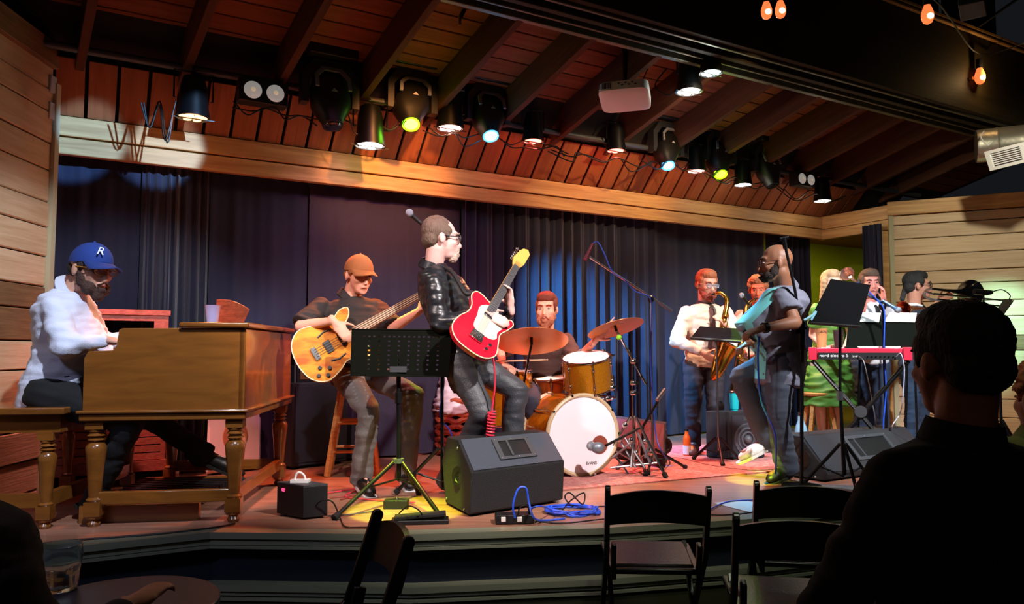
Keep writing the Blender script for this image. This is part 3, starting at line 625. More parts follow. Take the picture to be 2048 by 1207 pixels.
SING = J
shs = [c for c in o.children if c.name.startswith('shoe')]
shs.sort(key=lambda c: sum(v.co.z for v in c.data.vertices) / len(c.data.vertices)); shs[-1].data.materials[0] = mat('white_shoe', 'e0dcd8', .7, 0, .5, 80); shs[-1]['label'] = 'white shoe on the raised foot'
sls = [c for c in o.children if c.name.startswith('sole')]; sls.sort(key=lambda c: sum(v.co.z for v in c.data.vertices) / len(c.data.vertices)); sls[-1].data.materials[0] = MATS['white_shoe']
# turquoise layer over the belly, the cyan glow put into its colour
c = MB(); rr = fr['rings'](.019, .13)
vs = []
for cc, uu, vv in rr[:8]:
    for a in [-.45 + 1.32 * i / 9 for i in range(10)]:
        th = PI / 2 + a * 1.25; x, y = math.cos(th), math.sin(th); vs.append(cc + uu * math.copysign(abs(x) ** .87, x) + vv * abs(y) ** .87)
c.add(vs, [(i * 10 + j, i * 10 + j + 1, (i + 1) * 10 + j + 1, (i + 1) * 10 + j) for i in range(7) for j in range(9)])
put('shirt_front_glow', c, cloth('cyan_glow_layer', '7adce0', .7, .2, 200), o, label='turquoise layer over the shirt front with the cyan glow in its colour')
c = MB(); wv = J['wrL']; dv = (J['wrL'] - J['elL']).normalized(); c.tube2([(wv - dv * .02, .034), (wv - dv * .02, .038), (wv + dv * .005, .036), (wv + dv * .005, .032)], dv, 16); put('watch', c, M['blk'], o)
# woman, trumpeter, trombonist
J = PJ(dict(head=(1664, 568, 6.9), neck=(1663, 603, 6.93), shR=(1633, 618, 6.7), shL=(1692, 618, 6.7), elR=(1626, 670, 6.85), wrR=(1650, 694, 6.7), elL=(1702, 672, 6.8), wrL=(1690, 696, 6.65),
            hipR=(1636, 725, 6.92), hipL=(1676, 725, 6.95), knR=(1640, 805, 6.85), knL=(1676, 805, 6.88), anR=(1645, 880, 6.95), anL=(1672, 880, 6.98), toeR=(1642, 894, 6.78), toeL=(1672, 894, 6.8)))
o, hd, R, fr = person('blonde woman in a green dress standing behind the tall black music stand', J, (.1, -1, -.1), 'e8b8a0', 'keyboardist', hk=1.04, bulk=.92, shirt=(cloth('green_dress', '5a8a30', .6, .2, 200), 'dress'), sleeve='short', hem=.0, shoes=sh_blk, hairc='c8a078', hair='bob', brow='6a4a34', vox=.01)
c = MB(); T = V((0, 0, 1)); hm = (J['hipL'] + J['hipR']) / 2; kn = (J['knL'] + J['knR']) / 2
c.loft([(hm + V((0, 0, .10)), X_ * .16, V((0, .12, 0))), (hm - V((0, 0, .05)), X_ * .19, V((0, .15, 0))), (hm.lerp(kn, .5), X_ * .22, V((0, .18, 0))), (kn - V((0, 0, .03)), X_ * .25, V((0, .2, 0)))])
blob('skirt', c, cloth('green_dress', '5a8a30'), o, .012, 1, .03, 7)
J = PJ(dict(head=(1740, 567, 7.0), neck=(1738, 604, 7.05), shR=(1704, 620, 7.0), shL=(1774, 620, 7.08), elR=(1706, 668, 6.85), wrR=(1724, 630, 6.66), elL=(1786, 660, 6.86), wrL=(1768, 604, 6.68),
            hipR=(1722, 725, 7.05), hipL=(1760, 725, 7.08), knR=(1722, 800, 7.0), knL=(1762, 800, 7.03), anR=(1722, 872, 7.05), anL=(1768, 872, 7.08), toeR=(1716, 886, 6.88), toeL=(1772, 886, 6.9)))
TRP = J
o, hd, R, fr = person('trumpeter in a white shirt and black tie behind the keyboard', J, (-.15, -1, -.05), 'd88a80', 'trumpeter', hk=1.08, shirt=cloth('white_shirt', 'd8d8e0', .8, .2, 200), hem=.0, trousers=cloth('blue_trousers', '26344c'), shoes=sh_blk, hairc='5a4638', hair='short', tie=(c_blk, .6), vox=.01,
    hands=dict(L=dict(d=(-.2, -.3, .9), n=(-.9, 0, 0), curl=.9, thumb=-1), R=dict(d=(.1, -.3, .9), n=(.9, 0, 0), curl=.9)))
J = PJ(dict(head=(1836, 572, 7.05), neck=(1830, 610, 7.08), shR=(1812, 630, 6.92), shL=(1852, 626, 7.28), elR=(1836, 676, 6.85), wrR=(1884, 624, 6.85), elL=(1866, 660, 7.2), wrL=(1874, 606, 7.0),
            hipR=(1818, 735, 6.98), hipL=(1836, 735, 7.2), knR=(1826, 800, 6.95), knL=(1846, 800, 7.15), anR=(1820, 868, 7.0), anL=(1842, 868, 7.2), toeR=(1842, 880, 6.95), toeL=(1866, 880, 7.15)))
TRB = J
o, hd, R, fr = person('trombonist in a dark suit with glasses and a tied-back ponytail', J, (1, -.30, 0), 'd89a84', 'trombonist', hk=1.1, shirt=(cloth('suit', '2a2e3c', .8), 'jacket'), hem=.1, trousers=cloth('suit_trousers', '22344c'), shoes=sh_blk, hairc='2a2c2e', hair='tail', specs=M['blk'], collar=cloth('white_collar', 'e8e8ea'), tie=(c_blk, .6), vox=.01,
    hands=dict(R=dict(d=(.8, -.1, .3), n=(-.1, .3, -.9), curl=.8), L=dict(d=(.6, -.1, .4), n=(.2, -.9, 0), curl=.9, thumb=-1)))
# audience
J = PJ(dict(head=(1914, 728, 1.68), neck=(1925, 868, 1.66), shL=(1795, 945, 1.66), shR=(2075, 945, 1.66)))
nk = J['neck']
for a, b in dict(elL=(-.30, .04, -.42), elR=(.28, .04, -.42), wrL=(-.20, .22, -.52), wrR=(.18, .22, -.52), hipL=(-.10, .02, -.58), hipR=(.10, .02, -.58), knL=(-.14, .42, -.55), knR=(.14, .42, -.55), anL=(-.14, .40, -.98), anR=(.14, .40, -.98), toeL=(-.15, .53, -1.02), toeR=(.15, .53, -1.02)).items(): J[a] = nk + V(b)
dz = -.03
o, hd, R, fr = person('man seen from behind in a black shirt sitting in the audience', J, (-.12, 1, 0), 'a8643c', 'listener', hk=1.06, bulk=1.12, shirt=cloth('black_tee', '0c0c0e', .9), hem=.03, trousers=c_blk, shoes=sh_blk, hairc='2a1c12', hair='short', loose=1.3, vox=.008)
J = PJ(dict(head=(2092, 800, 2.35), neck=(2092, 880, 2.35), shL=(2040, 905, 2.35), shR=(2170, 905, 2.35))); nk = J['neck']
for a, b in dict(elL=(-.22, .04, -.36), elR=(.22, .04, -.36), wrL=(-.18, .25, -.44), wrR=(.18, .25, -.44), hipL=(-.10, .02, -.55), hipR=(.10, .02, -.55), knL=(-.14, .42, -.53), knR=(.14, .42, -.53), anL=(-.14, .40, -.92), anR=(.14, .40, -.92), toeL=(-.15, .53, -.97), toeR=(.15, .53, -.97)).items(): J[a] = nk + V(b)
o, hd, R, fr = person('listener with curly copper hair at the right edge of the picture', J, (-.1, 1, 0), 'c88a60', 'copper', hk=1.0, shirt=cloth('moss_top', '6a6a30', .9), hem=.03, trousers=c_blk, shoes=sh_blk, hairc='b8683a', hair='curly', vox=.01)
J = PJ(dict(head=(-150, 880, 1.6), neck=(-120, 985, 1.6), shR=(5, 1150, 1.55), shL=(-250, 1090, 1.65))); nk = J['neck']
for a, b in dict(elR=(.17, .12, -.40), elL=(-.26, .04, -.34), wrR=(.22, .36, -.36), wrL=(-.1, .3, -.4), hipL=(-.10, -.02, -.50), hipR=(.10, -.02, -.50), knL=(-.14, .40, -.50), knR=(.14, .40, -.50), anL=(-.14, .40, -.90), anR=(.14, .40, -.90), toeL=(-.15, .53, -.95), toeR=(.15, .53, -.95)).items(): J[a] = nk + V(b)
o, hd, R, fr = person('listener in a dark brown jacket leaning in at the bottom left corner', J, (.25, 1, 0), 'a8643c', 'corner', hk=1.0, bulk=1.15, shirt=(cloth('brown_jacket', '2c1a10', .9), 'jacket'), hem=.03, trousers=c_blk, shoes=sh_blk, hairc='2a1c12', hair='short', vox=.01, loose=1.4)
# ------------------------------------------------------------------ organ corner
OU = V((.989, .148, 0)).normalized(); OW = V((-.09, .996, 0)).normalized(); OB = V((-1.43, 4.02, 0))
def OG(a, b, z): return OB - OU * a + OW * b + V((0, 0, z))
def obox(mb, a0, a1, b0, b1, z0, z1): return mb.hexa([OG(a, b, z0) for a, b in ((a0, b0), (a1, b0), (a1, b1), (a0, b1))] + [OG(a, b, z1) for a, b in ((a0, b0), (a1, b0), (a1, b1), (a0, b1))])
org = thing('organ', 'vintage walnut console organ on turned legs with a cup on top', 'organ', OG(.4, .6, ST))
sidep = [(0, 1.073), (.80, 1.073), (.80, 1.36), (.78, 1.395), (.66, 1.40), (.645, 1.425), (.635, 1.505), (.62, 1.515), (0, 1.52)]
for b0 in (0, 1.165): put('side_panel', MB().prism([OG(a, b0, z) for a, z in sidep], OW * .035), M['organ'], org, bev=.004)
put('back_panel', obox(MB(), -.005, .03, .0, 1.2, 1.08, 1.515), M['organ'], org, bev=.004)
put('lid', obox(MB(), -.025, .33, -.025, 1.225, 1.52, 1.548), M['organ'], org, bev=.008)
put('console_top', obox(MB(), .33, .62, .03, 1.17, 1.47, 1.505), M['organ'], org)
put('bottom_board', obox(MB(), .0, .78, .03, 1.17, 1.08, 1.11), M['organ'], org)
put('rail', obox(obox(MB(), -.015, .81, -.015, 1.215, 1.035, 1.073), -.03, .82, -.03, 1.23, 1.073, 1.09), M['organ'], org, bev=.006)
put('key_slip', obox(MB(), .74, .80, .035, 1.165, 1.15, 1.38), M['blkp'], org)
for j in range(2):
    kb = MB(); bb = MB()
    for i in range(36):
        b0 = .10 + i * .0265; obox(kb, .52 - .10 * j + .0, .70 - .10 * j, b0, b0 + .0245, 1.40 + .045 * j, 1.415 + .045 * j)
        if i % 7 not in (2, 6): obox(bb, .52 - .10 * j, .62 - .10 * j, b0 + .018, b0 + .032, 1.415 + .045 * j, 1.426 + .045 * j)
    k_ = put('manual', kb, M['keys'], org, label='row of ivory keys'); put('black_keys', bb, M['blkp'], k_, label='black keys')
def turned(p, z0, z1, r=.034, m=None, parent=None, sq=.10):
    h = z1 - z0; b = MB(); prof = [(.0, .020), (.04, .026), (.07, .018), (.09, .030)]
    b.tube2([(p + V((0, 0, z0 + h * f)), q * r / .034) for f, q in [(0, .022), (.03, .027), (.06, .020), (.075, .030), (.10, .031)]], V((0, 0, 1)), 14)
    b.box(p + V((0, 0, z0 + h * .165)), (r * 1.9, r * 1.9, h * .13), frame_R(OU, OW))
    b.tube2([(p + V((0, 0, z0 + h * f)), q * r / .034) for f, q in [(.23, .030), (.25, .034), (.27, .024), (.30, .026), (.50, .032), (.68, .040), (.74, .042), (.78, .030), (.79, .024), (.81, .036), (.835, .024), (.85, .038), (.875, .026), (.89, .034), (.91, .034)]], V((0, 0, 1)), 16)
    b.box(p + V((0, 0, z0 + h * .955)), (r * 2.1, r * 2.1, h * .09), frame_R(OU, OW))
    return put('leg', b, m or M['organ'], parent)
for a, b in ((.05, .05), (.745, .05), (.05, 1.15), (.745, 1.15)): turned(OG(a, b, 0), ST, 1.04, .042, None, org)
put('stretcher', obox(MB(), .05, .745, .03, .07, .60, .665), M['organ'], org, bev=.004)
put('stretcher', obox(MB(), .03, .07, .05, 1.15, .60, .665), M['organ'], org, bev=.004)
put('stretcher', obox(MB(), .05, .745, 1.13, 1.17, .60, .665), M['organ'], org, bev=.004)
pb = thing('pedal_board', 'dark wooden organ pedal board on the floor under the organ', 'pedals', OG(.5, .6, ST))
put('end_rail', obox(MB(), .25, .85, .12, .16, ST, ST + .09), M['organ'], pb); put('end_rail', obox(MB(), .25, .85, 1.0, 1.04, ST, ST + .09), M['organ'], pb)
for i in range(13): put('pedal', obox(MB(), .30, .86, .19 + i * .062, .215 + i * .062, ST + .05, ST + .085), M['blkp'], pb)
bn = thing('organ_bench', 'wooden organ bench with turned legs under the organist', 'bench', OG(1.2, .5, ST))
put('seat', obox(MB(), .86, 1.40, -.06, 1.12, 1.075, 1.11), M['organ'], bn, bev=.006)
put('apron', obox(MB(), .90, 1.37, -.0, 1.08, .98, 1.075), M['organ'], bn)
for a, b in ((.97, .03), (1.33, .03), (.97, 1.03), (1.33, 1.03)): turned(OG(a, b, 0), ST, .985, .036, None, bn)
put('stretcher', obox(MB(), .97, 1.33, .01, .05, .60, .67), M['organ'], bn)
put('stretcher', obox(MB(), .95, .99, .05, 1.02, .60, .67), M['organ'], bn)
# things on the organ
cp = P(425, 640, 4.35); cp.z = 1.548
b = MB(); b.tube2([(cp + V((0, 0, .001)), .030), (cp + V((0, 0, .05)), .036), (cp + V((0, 0, .108)), .043), (cp + V((0, 0, .113)), .046), (cp + V((0, 0, .112)), .041), (cp + V((0, 0, .05)), .034), (cp + V((0, 0, .006)), .028)], V((0, 0, 1)), 24)
put('plastic_cup', b, mat('frosted_cup', 'b8b4e0', .35), label='frosted white plastic cup standing on the organ lid', cat='cup')
b = MB(); q0, q1, q2, q3 = P(430, 654, 4.95), P(482, 654, 4.85), P(499, 618, 4.85), P(433, 598, 4.95)
for q in (q0, q1): q.z = 1.55
pts = [q3.lerp(q2, i / 8) + V((0, 0, .022 * math.sin(PI * i / 8))) for i in range(9)]; b.prism([q0, q1] + pts[::-1], OW * .018)
put('music_rest', b, wood('red_wood', '8a4a30', '6a3420', .3, 0, 4, .5, .3), label='curved reddish wooden music rest standing on the organ lid', cat='music rest', bev=.003)
# speaker cabinet behind the organist
def gbox(mb, P0, U_, W_, a0, a1, b0, b1, z0, z1):
    f = lambda a, b, z: P0 + U_ * a + W_ * b + V((0, 0, z)); q = ((a0, b0), (a1, b0), (a1, b1), (a0, b1))
    return mb.hexa([f(a, b, z0) for a, b in q] + [f(a, b, z1) for a, b in q])
LU = HD; LWd = -QD; L0 = P(95, 900, 4.72); L0.z = 0
L0 = Z(103, 950, .60); L0.z = 0
lw = .66
redw = wood('cabinet_wood', 'b86a58', '9a5044', .45, .05, 5, .4)
les = thing('speaker_cabinet', 'tall wooden louvred organ speaker cabinet on castors behind the organist', 'speaker', L0 + LU * .33 + V((0, 0, ST)))
for a0 in (0, lw - .03): put('side_panel', gbox(MB(), L0, LU, LWd, a0, a0 + .03, 0, .45, .60, 1.66), redw, les)
put('back_panel', gbox(MB(), L0, LU, LWd, .03, lw - .03, .42, .45, .60, 1.66), M['dark'], les)
put('top_board', gbox(MB(), L0, LU, LWd, -.01, lw + .01, -.01, .46, 1.64, 1.675), redw, les)
put('top_rail', gbox(MB(), L0, LU, LWd, .03, lw - .03, 0, .02, 1.60, 1.64), redw, les)
put('frame_post', gbox(gbox(MB(), L0, LU, LWd, .03, .07, 0, .02, 1.46, 1.60), L0, LU, LWd, lw - .09, lw - .03, 0, .02, 1.46, 1.60), redw, les)
put('middle_panel', gbox(MB(), L0, LU, LWd, .03, lw - .03, 0, .02, 1.02, 1.46), redw, les)
for i in range(7): put('slat', gbox(MB(), L0, LU, LWd, .03, lw - .03, 0, .02, .66 + i * .052, .704 + i * .052), redw, les)
put('bottom_board', gbox(MB(), L0, LU, LWd, -.01, lw + .01, -.01, .46, .585, .655), redw, les)
for a, b_ in ((.06, .05), (lw - .06, .05), (.06, .4), (lw - .06, .4)):
    c = L0 + LU * a + LWd * b_; put('castor', MB().cyl(c + V((0, 0, ST + .045)) - LU * .015, c + V((0, 0, ST + .045)) + LU * .015, .045), M['rub'], les)
# ------------------------------------------------------------------ wedge monitors
def wedge(name, label, A, Bp, dirb, h, dp, hf, mt, cat='monitor speaker', grp=None, horn=True, hc=None, front=.42, woof=None, zz=None):
    """A, Bp: bottom front corners; dirb: direction to the back; the cross section has a low upright face, a sloping grille and a tall rear"""
    U_ = (Bp - A).normalized(); Wd = V(dirb).normalized(); L = (Bp - A).length; z0 = ST if zz is None else zz
    f = lambda a, b, z: V((A.x, A.y, 0)) + U_ * a + Wd * b + V((0, 0, z0 + z))
    prof = [(.02, .012), (0, .02), (-.02, hf), (front * dp, h), (dp * .82, h * 1.0), (dp, h * .62), (dp * .86, .012)]
    r = thing(name, label, cat, f(L / 2, dp / 2, 0), grp)
    put('cabinet', MB().prism([f(0, b, z) for b, z in prof], U_ * L), mt, r, bev=.006)
    # sloping grille plate with horn
    g0, g1 = V((prof[2][0], 0, prof[2][1])), V((prof[3][0], 0, prof[3][1])); s = lambda a, t, o=0: f(a, g0.x + (g1.x - g0.x) * t, g0.z + (g1.z - g0.z) * t) + nn * o
    nn = (f(0, g1.x, g1.z) - f(0, g0.x, g0.z)).cross(U_).normalized()
    if nn.z < 0: nn = -nn
    def plate(a0, a1, t0, t1, o0, o1): return MB().hexa([s(a, t, o0) for a, t in ((a0, t0), (a1, t0), (a1, t1), (a0, t1))] + [s(a, t, o1) for a, t in ((a0, t0), (a1, t0), (a1, t1), (a0, t1))])
    put('grille', plate(.015, L - .015, .03, .97, .0, .008), hc or M['tgrille'], r, label='front grille')
    if horn:
        c0, c1 = L * .32, L * .72; fr_ = MB()
        for q in ((c0, c1, .22, .30), (c0, c1, .78, .86), (c0, c0 + .035, .30, .78), (c1 - .035, c1, .30, .78)): x = plate(*q, .008, .018); fr_.add(x.v, x.f)
        hr_ = put('horn_frame', fr_, M['grey'], r)
        put('horn_mouth', plate(c0 + .035, c1 - .035, .30, .78, .0085, .011), mat('horn_black', '040404', .6), r)
        put('horn_vane', plate(c0 + .09, c0 + .105, .30, .78, .011, .022), M['grey'], r)
        b = MB()
        for a, t in ((c0 + .015, .26), (c1 - .015, .26), (c0 + .015, .82), (c1 - .015, .82), ((c0 + c1) / 2, .26), ((c0 + c1) / 2, .82)): b.ell(s(a, t, .018), .006, None, 8, 5)
        put('screws', b, M['steel'], hr_)
    if woof:
        b = MB(); c = s(L * .5, .5, .009); u2 = U_ * woof; v2 = (s(0, 1) - s(0, 0)).normalized() * woof * 1.15
        b.loft([(c, u2, v2), (c + nn * .006, u2 * .96, v2 * .96)], 28, 2); put('woofer', b, mat('tan_cone', 'b87850', .6), r)
    for a, sg in ((0, -1), (L, 1)):
        c = f(a, dp * .38, h * .48) ; b = MB(); b.tube2([(c, .062), (c + U_ * sg * .006, .062), (c + U_ * sg * .006, .034), (c - U_ * sg * .001, .030)], U_ * sg, 24); cp_ = put('handle_cup', b, M['blkp'], r)
        b = MB()
        for y_, z_ in ((.08, .03), (.05 * dp + front * dp - .03, h - .045), (dp * .8, .04)): b.ell(f(a, y_, z_) + U_ * sg * .003, .008, None, 8, 5)
        put('corner_screws', b, M['steel'], r)
    b = MB()
    for a in (.06, L - .06):
        for bb in (.06, dp * .8): b.cyl(f(a, bb, -.001 - (0 if zz else 0)), f(a, bb, .014), .014, n=10)
    put('rubber_feet', b, M['rub'], r)
    return r
A = Z(918, 1036); B = Z(1118, 1004)
fm = wedge('floor_monitor', 'large black floor wedge monitor with square horn at the stage front centre', Z(940, 1035), Z(1126, 1004), (-.42, .91, 0), .40, .46, .245, M['tolex'])
wedge('floor_monitor', 'dark floor wedge at the right, partly hidden by the man in black', Z(1652, 965), Z(1862, 935), (-.55, .84, 0), .30, .46, .06, M['tolex'], hc=M['carpet'])
wedge('floor_monitor', 'grey carpeted floor wedge behind the drum hardware', Z(1330, 938), Z(1215, 915), (.25, .97, 0), .33, .42, .10, M['carpet'], horn=False, hc=mat('rust_grille', '6a4048', .8, 0, .6, 200))
wedge('floor_monitor', 'white floor wedge with a tan oval cone under the organ', Z(412, 952), Z(520, 938), (-.35, .94, 0), .50, .34, .03, M['white'], horn=False, hc=mat('white_grille', 'e8d8d8', .6), woof=.10)
# small black power box and pedals at the front
pbx = thing('power_box', 'small black equipment box with a red display at the stage front left', 'equipment box', Z(605, 1035))
A = Z(553, 1030); B = Z(606, 1040); C_ = Z(655, 1035)
def corner_box(A, B, C_, h): d = A + (C_ - B); return MB().hexa([A, B, C_, d] + [q + V((0, 0, h)) for q in (A, B, C_, d)])
put('case', corner_box(A + V((0, 0, .012)), B + V((0, 0, .012)), C_ + V((0, 0, .012)), .165), M['blkp'], pbx, bev=.003)
put('top_plate', corner_box(A + V((0, 0, .178)), B + V((0, 0, .178)), C_ + V((0, 0, .178)), .006), M['grey'], pbx)
d = (B - A).normalized(); nn = V((d.y, -d.x, 0)); c0 = A.lerp(B, .25) + V((0, 0, .145)) + nn * .002
text('display', '02', .024, mat('red_led', 'ff3060', .4, emit=3), pbx, c0, d, (0, 0, 1))
b = MB(); q = A.lerp(C_, .45) + V((0, 0, .184)); b.tube(arc([q + V((-.03, 0, 0)), q + V((-.02, 0, .045)), q + V((0, 0, .055)), q + V((.025, 0, .035)), q + V((.03, 0, 0))]), .006); b.box(q + V((0, .01, .008)), (.10, .05, .016))
put('carry_handle', b, M['white'], pbx)
for x, y in ((560, 1034), (648, 1036)): pass
put('box_feet', MB().box(A.lerp(C_, .15) + V((0, 0, .006)), (.03, .03, .012)).box(A.lerp(C_, .85) + V((0, 0, .006)), (.03, .03, .012)), M['rub'], pbx)
ped = thing('effects_pedal', 'small black effects pedal in the yellow light pool', 'effects pedal', Z(790, 1005))
c = Z(793, 1015); put('housing', MB().box(c + V((0, 0, .025)), (.14, .09, .05)), M['blkp'], ped, bev=.004); put('switch', MB().cyl(c + V((0, 0, .05)), c + V((0, 0, .068)), .009), M['chrome'], ped)
ped = thing('volume_pedal', 'flat black rocker pedal at the very edge of the stage', 'effects pedal', Z(855, 1045))
c = Z(840, 1046); put('base_plate', MB().box(c + V((0, .01, .012)), (.30, .10, .024), Matrix.Rotation(.1, 3, 'Z')), M['blkp'], ped, bev=.004); put('treadle', MB().box(c + V((0, .01, .04)), (.27, .085, .016), Matrix.Rotation(.1, 3, 'Z') @ Matrix.Rotation(-.06, 3, 'Y')), M['rub'], ped, bev=.003)
ped = thing('stage_box', 'black cable junction box with two white sockets in front of the big wedge', 'junction box', Z(1025, 1046))
c = Z(1028, 1046); R_ = Matrix.Rotation(.08, 3, 'Z'); put('housing', MB().box(c + V((0, .02, .026)), (.20, .10, .045), R_), M['blkp'], ped, bev=.004)
for x in (-.055, .03): put('socket', MB().box(c + V((x, -.032, .028)), (.026, .008, .026), R_), M['white'], ped, bev=.002)
put('paper_sheet', MB().box(Z(1492, 1012) + V((0, 0, .003)), (.22, .30, .002), Matrix.Rotation(.5, 3, 'Z')), M['paper'], label='white sheet of paper lying on the stage behind the chairs', cat='paper')
# cables
def cable(pts, r, m, label, name='cable', cat='cable'): return put(name, MB().tube(arc(pts), r, 7), m, label=label, cat=cat)
def FZ(l, dz=.008): return [Z(x, y, ST + dz) + V((0, 0, h)) for x, y, h in [(q + (0,))[:3] for q in l]]
rc = random.Random(5); c = Z(1145, 1025); pts = []
for i in range(70): a = i * .62; pts.append(c + V((math.cos(a) * (.14 + .02 * math.sin(i * 1.7)), math.sin(a) * (.11 + .02 * math.cos(i * 2.1)), .008 + .004 * (i % 6))))
cable(pts, .0055, M['blue'], 'coiled blue cable lying beside the big wedge monitor')
cable([P(1030, 1035, 3.95), P(1026, 1010, 3.95), P(1036, 978, 3.97), P(1052, 976, 3.98), P(1058, 1005, 3.98), P(1068, 1035, 3.95)] + FZ([(1090, 1040), (1130, 1036)]), .0055, M['blue'], 'blue cable looping up out of the junction box')
cable(FZ([(1045, 1038), (1052, 1028)]) + [P(1065, 1015, 3.95), P(1085, 1012, 3.97)] + FZ([(1110, 1022), (1140, 1030)]), .005, M['blue'], 'blue cable arching low from the junction box to the coil')
cable([P(1035, 1032, 3.96), P(1040, 1015, 3.96), P(1055, 1012, 3.97)] + FZ([(1068, 1040), (1130, 1045), (1200, 1038), (1290, 1030)]), .004, M['cord'], 'thin black cable running right from the junction box')
cable(FZ([(1125, 1020)]) + [P(1142, 1000, 4.1), P(1168, 985, 4.15), P(1165, 1008, 4.12)] + [P(1140, 985, 4.1), P(1130, 995, 4.1)] + FZ([(1150, 1013), (1200, 1012), (1260, 1010)]), .004, M['cord'], 'thin black cable curling up at the right end of the big wedge')
cable(FZ([(620, 1030)]) + [P(640, 1002, 4.1), P(665, 1003, 4.1)] + FZ([(680, 1035), (690, 1052), (720, 1054), (760, 1053)]), .004, M['cord'], 'black cable looping out of the small black box')
cable(FZ([(655, 1031), (700, 1028), (748, 1022)]), .004, M['cord'], 'black jack lead running from the black box to the pedal')
cable(FZ([(790, 1035)]) + [P(815, 1012, 3.98), P(838, 1020, 3.95)] + FZ([(848, 1038), (852, 1044)]), .004, M['cord'], 'short black patch lead arched beside the tripod foot')
cable(FZ([(20, 1098), (120, 1082), (230, 1074), (330, 1066), (430, 1054), (470, 1046)]), .005, M['cord'], 'black cable lying along the front edge below the organ')
cable(FZ([(655, 985), (720, 976), (690, 992), (760, 1000), (830, 1004)]), .004, M['redc'], 'thin red cable loose on the floor before the stool')
cable(FZ([(660, 995), (700, 990), (740, 985), (680, 998)]), .004, mat('rust_cord', '8a3020', .5), 'rust coloured cable loop on the floor beside the black box')
cable(FZ([(1295, 930), (1350, 915), (1420, 930), (1500, 940), (1560, 938)]), .004, M['cord'], 'thin black cable crossing the rug towards the singer')
cable(FZ([(1385, 1040), (1450, 1004), (1520, 998), (1560, 985)]), .004, M['blue'], 'thin blue cable on the boards behind the folding chairs')
cable(FZ([(1380, 1028), (1460, 1029), (1530, 1020)]), .004, M['cord'], 'straight black cable on the boards behind the folding chairs')
c = Z(560, 1020); 
# rug
rg = [Z(960, 905), Z(1075, 985), Z(1610, 938), Z(1520, 886)]
rug = put('rug', MB().prism([q + V((0, 0, .001)) for q in rg], (0, 0, .008)), mat('rug_red', 'a85050', .95, 0, .6, 120, .3, 30, col2='c08a80'), label='flat red patterned rug under the drum kit', cat='rug')
# ------------------------------------------------------------------ stools
def stool(label, c, seat_z, r, topr, m, rungs=((.22, .25), (.52, .55)), rot=.4, h=None):
    t = thing('wooden_stool', label, 'stool', c); b = MB(); s0 = V((c.x, c.y, seat_z))
    b.tube2([(s0 - V((0, 0, .03)), topr * .95), (s0 - V((0, 0, .02)), topr), (s0 - V((0, 0, .006)), topr), (s0, topr * .93)], V((0, 0, 1)), 28); put('seat', b, m, t)
    L = []
    for i in range(4):
        a = rot + PI / 2 * i; d = V((math.cos(a), math.sin(a), 0)); top = s0 + d * topr * .62 - V((0, 0, .02)); bot = V((c.x, c.y, ST)) + d * r; L.append((bot, top))
        R_ = frame_R(top - bot, V((-d.y, d.x, 0))); put('leg', MB().box((top + bot) / 2, ((top - bot).length, .036, .036), R_), m, t, bev=.004)
    for fa, fb in rungs:
        for i in range(4):
            f = fa if i % 2 else fb; p, q = L[i][0].lerp(L[i][1], f), L[(i + 1) % 4][0].lerp(L[(i + 1) % 4][1], f); put('rung', MB().cyl(p, q, .012, n=10), m, t)
    return t
stool('light wooden bar stool carrying the bass player', Z(715, 950) + V((-.06, .13, 0)), 1.24, .25, .17, M['maple'], rot=.95, rungs=((.24, .24), (.52, .52)))
stool('light wooden stool by the keyboard at the singer\'s back', Z(1650, 905) + V((0, .1, 0)), 1.02, .19, .15, M['maple'], rot=.7, rungs=((.22, .30),))
# bass amplifier behind the stool
am = thing('bass_cabinet', 'tall black bass speaker cabinet behind the wooden stool', 'speaker', Z(640, 935)); A = Z(582, 940); B = Z(700, 925)
U_ = (B - A).normalized(); W_ = V((-U_.y, U_.x, 0)); top = 1.15
put('cabinet', gbox(MB(), V((A.x, A.y, 0)), U_, W_, 0, .50, 0, .38, ST + .02, top), M['carpet'], am, bev=.01)
put('grille', gbox(MB(), V((A.x, A.y, 0)), U_, W_, .025, .475, -.008, 0, ST + .05, top - .03), mat('grille_blue', '10141e', .6, 0, .5, 250), am)
b = MB()
for a in (.05, .45): b.cyl(V((A.x, A.y, ST)) + U_ * a + W_ * .05, V((A.x, A.y, ST + .02)) + U_ * a + W_ * .05, .018)
put('feet', b, M['rub'], am)
ah = thing('amplifier_head', 'bronze amplifier head with a row of knobs on the black bass cabinet', 'amplifier', V((A.x, A.y, top)) + U_ * .25)
put('case', gbox(MB(), V((A.x, A.y, 0)), U_, W_, .06, .48, .03, .33, top, top + .13), M['blkp'], ah, bev=.004)
put('faceplate', gbox(MB(), V((A.x, A.y, 0)), U_, W_, .08, .46, .022, .03, top + .025, top + .105), mat('bronze_plate', '8a6038', .4, .4), ah)
for i in range(7): c = V((A.x, A.y, top + .062)) + U_ * (.12 + i * .048) + W_ * .022; put('knob', MB().cyl(c, c - W_ * .016, .013, n=12), M['blkp'], ah)
rk = thing('amp_rack', 'thin metal rack frame standing over the amplifier head', 'rack', V((A.x, A.y, top)) + U_ * .2)
b = MB(); f = lambda a, bb, z: V((A.x, A.y, z)) + U_ * a + W_ * bb
b.tube([f(.03, .02, top), f(.03, .02, top + .23), f(.50, .02, top + .23)], .007); b.tube([f(.03, .3, top), f(.03, .3, top + .23), f(.50, .3, top + .23), f(.50, .3, top)], .007); b.tube([f(.50, .02, top + .23), f(.50, .02, top)], .007); put('rack_tubes', b, M['steel'], rk)
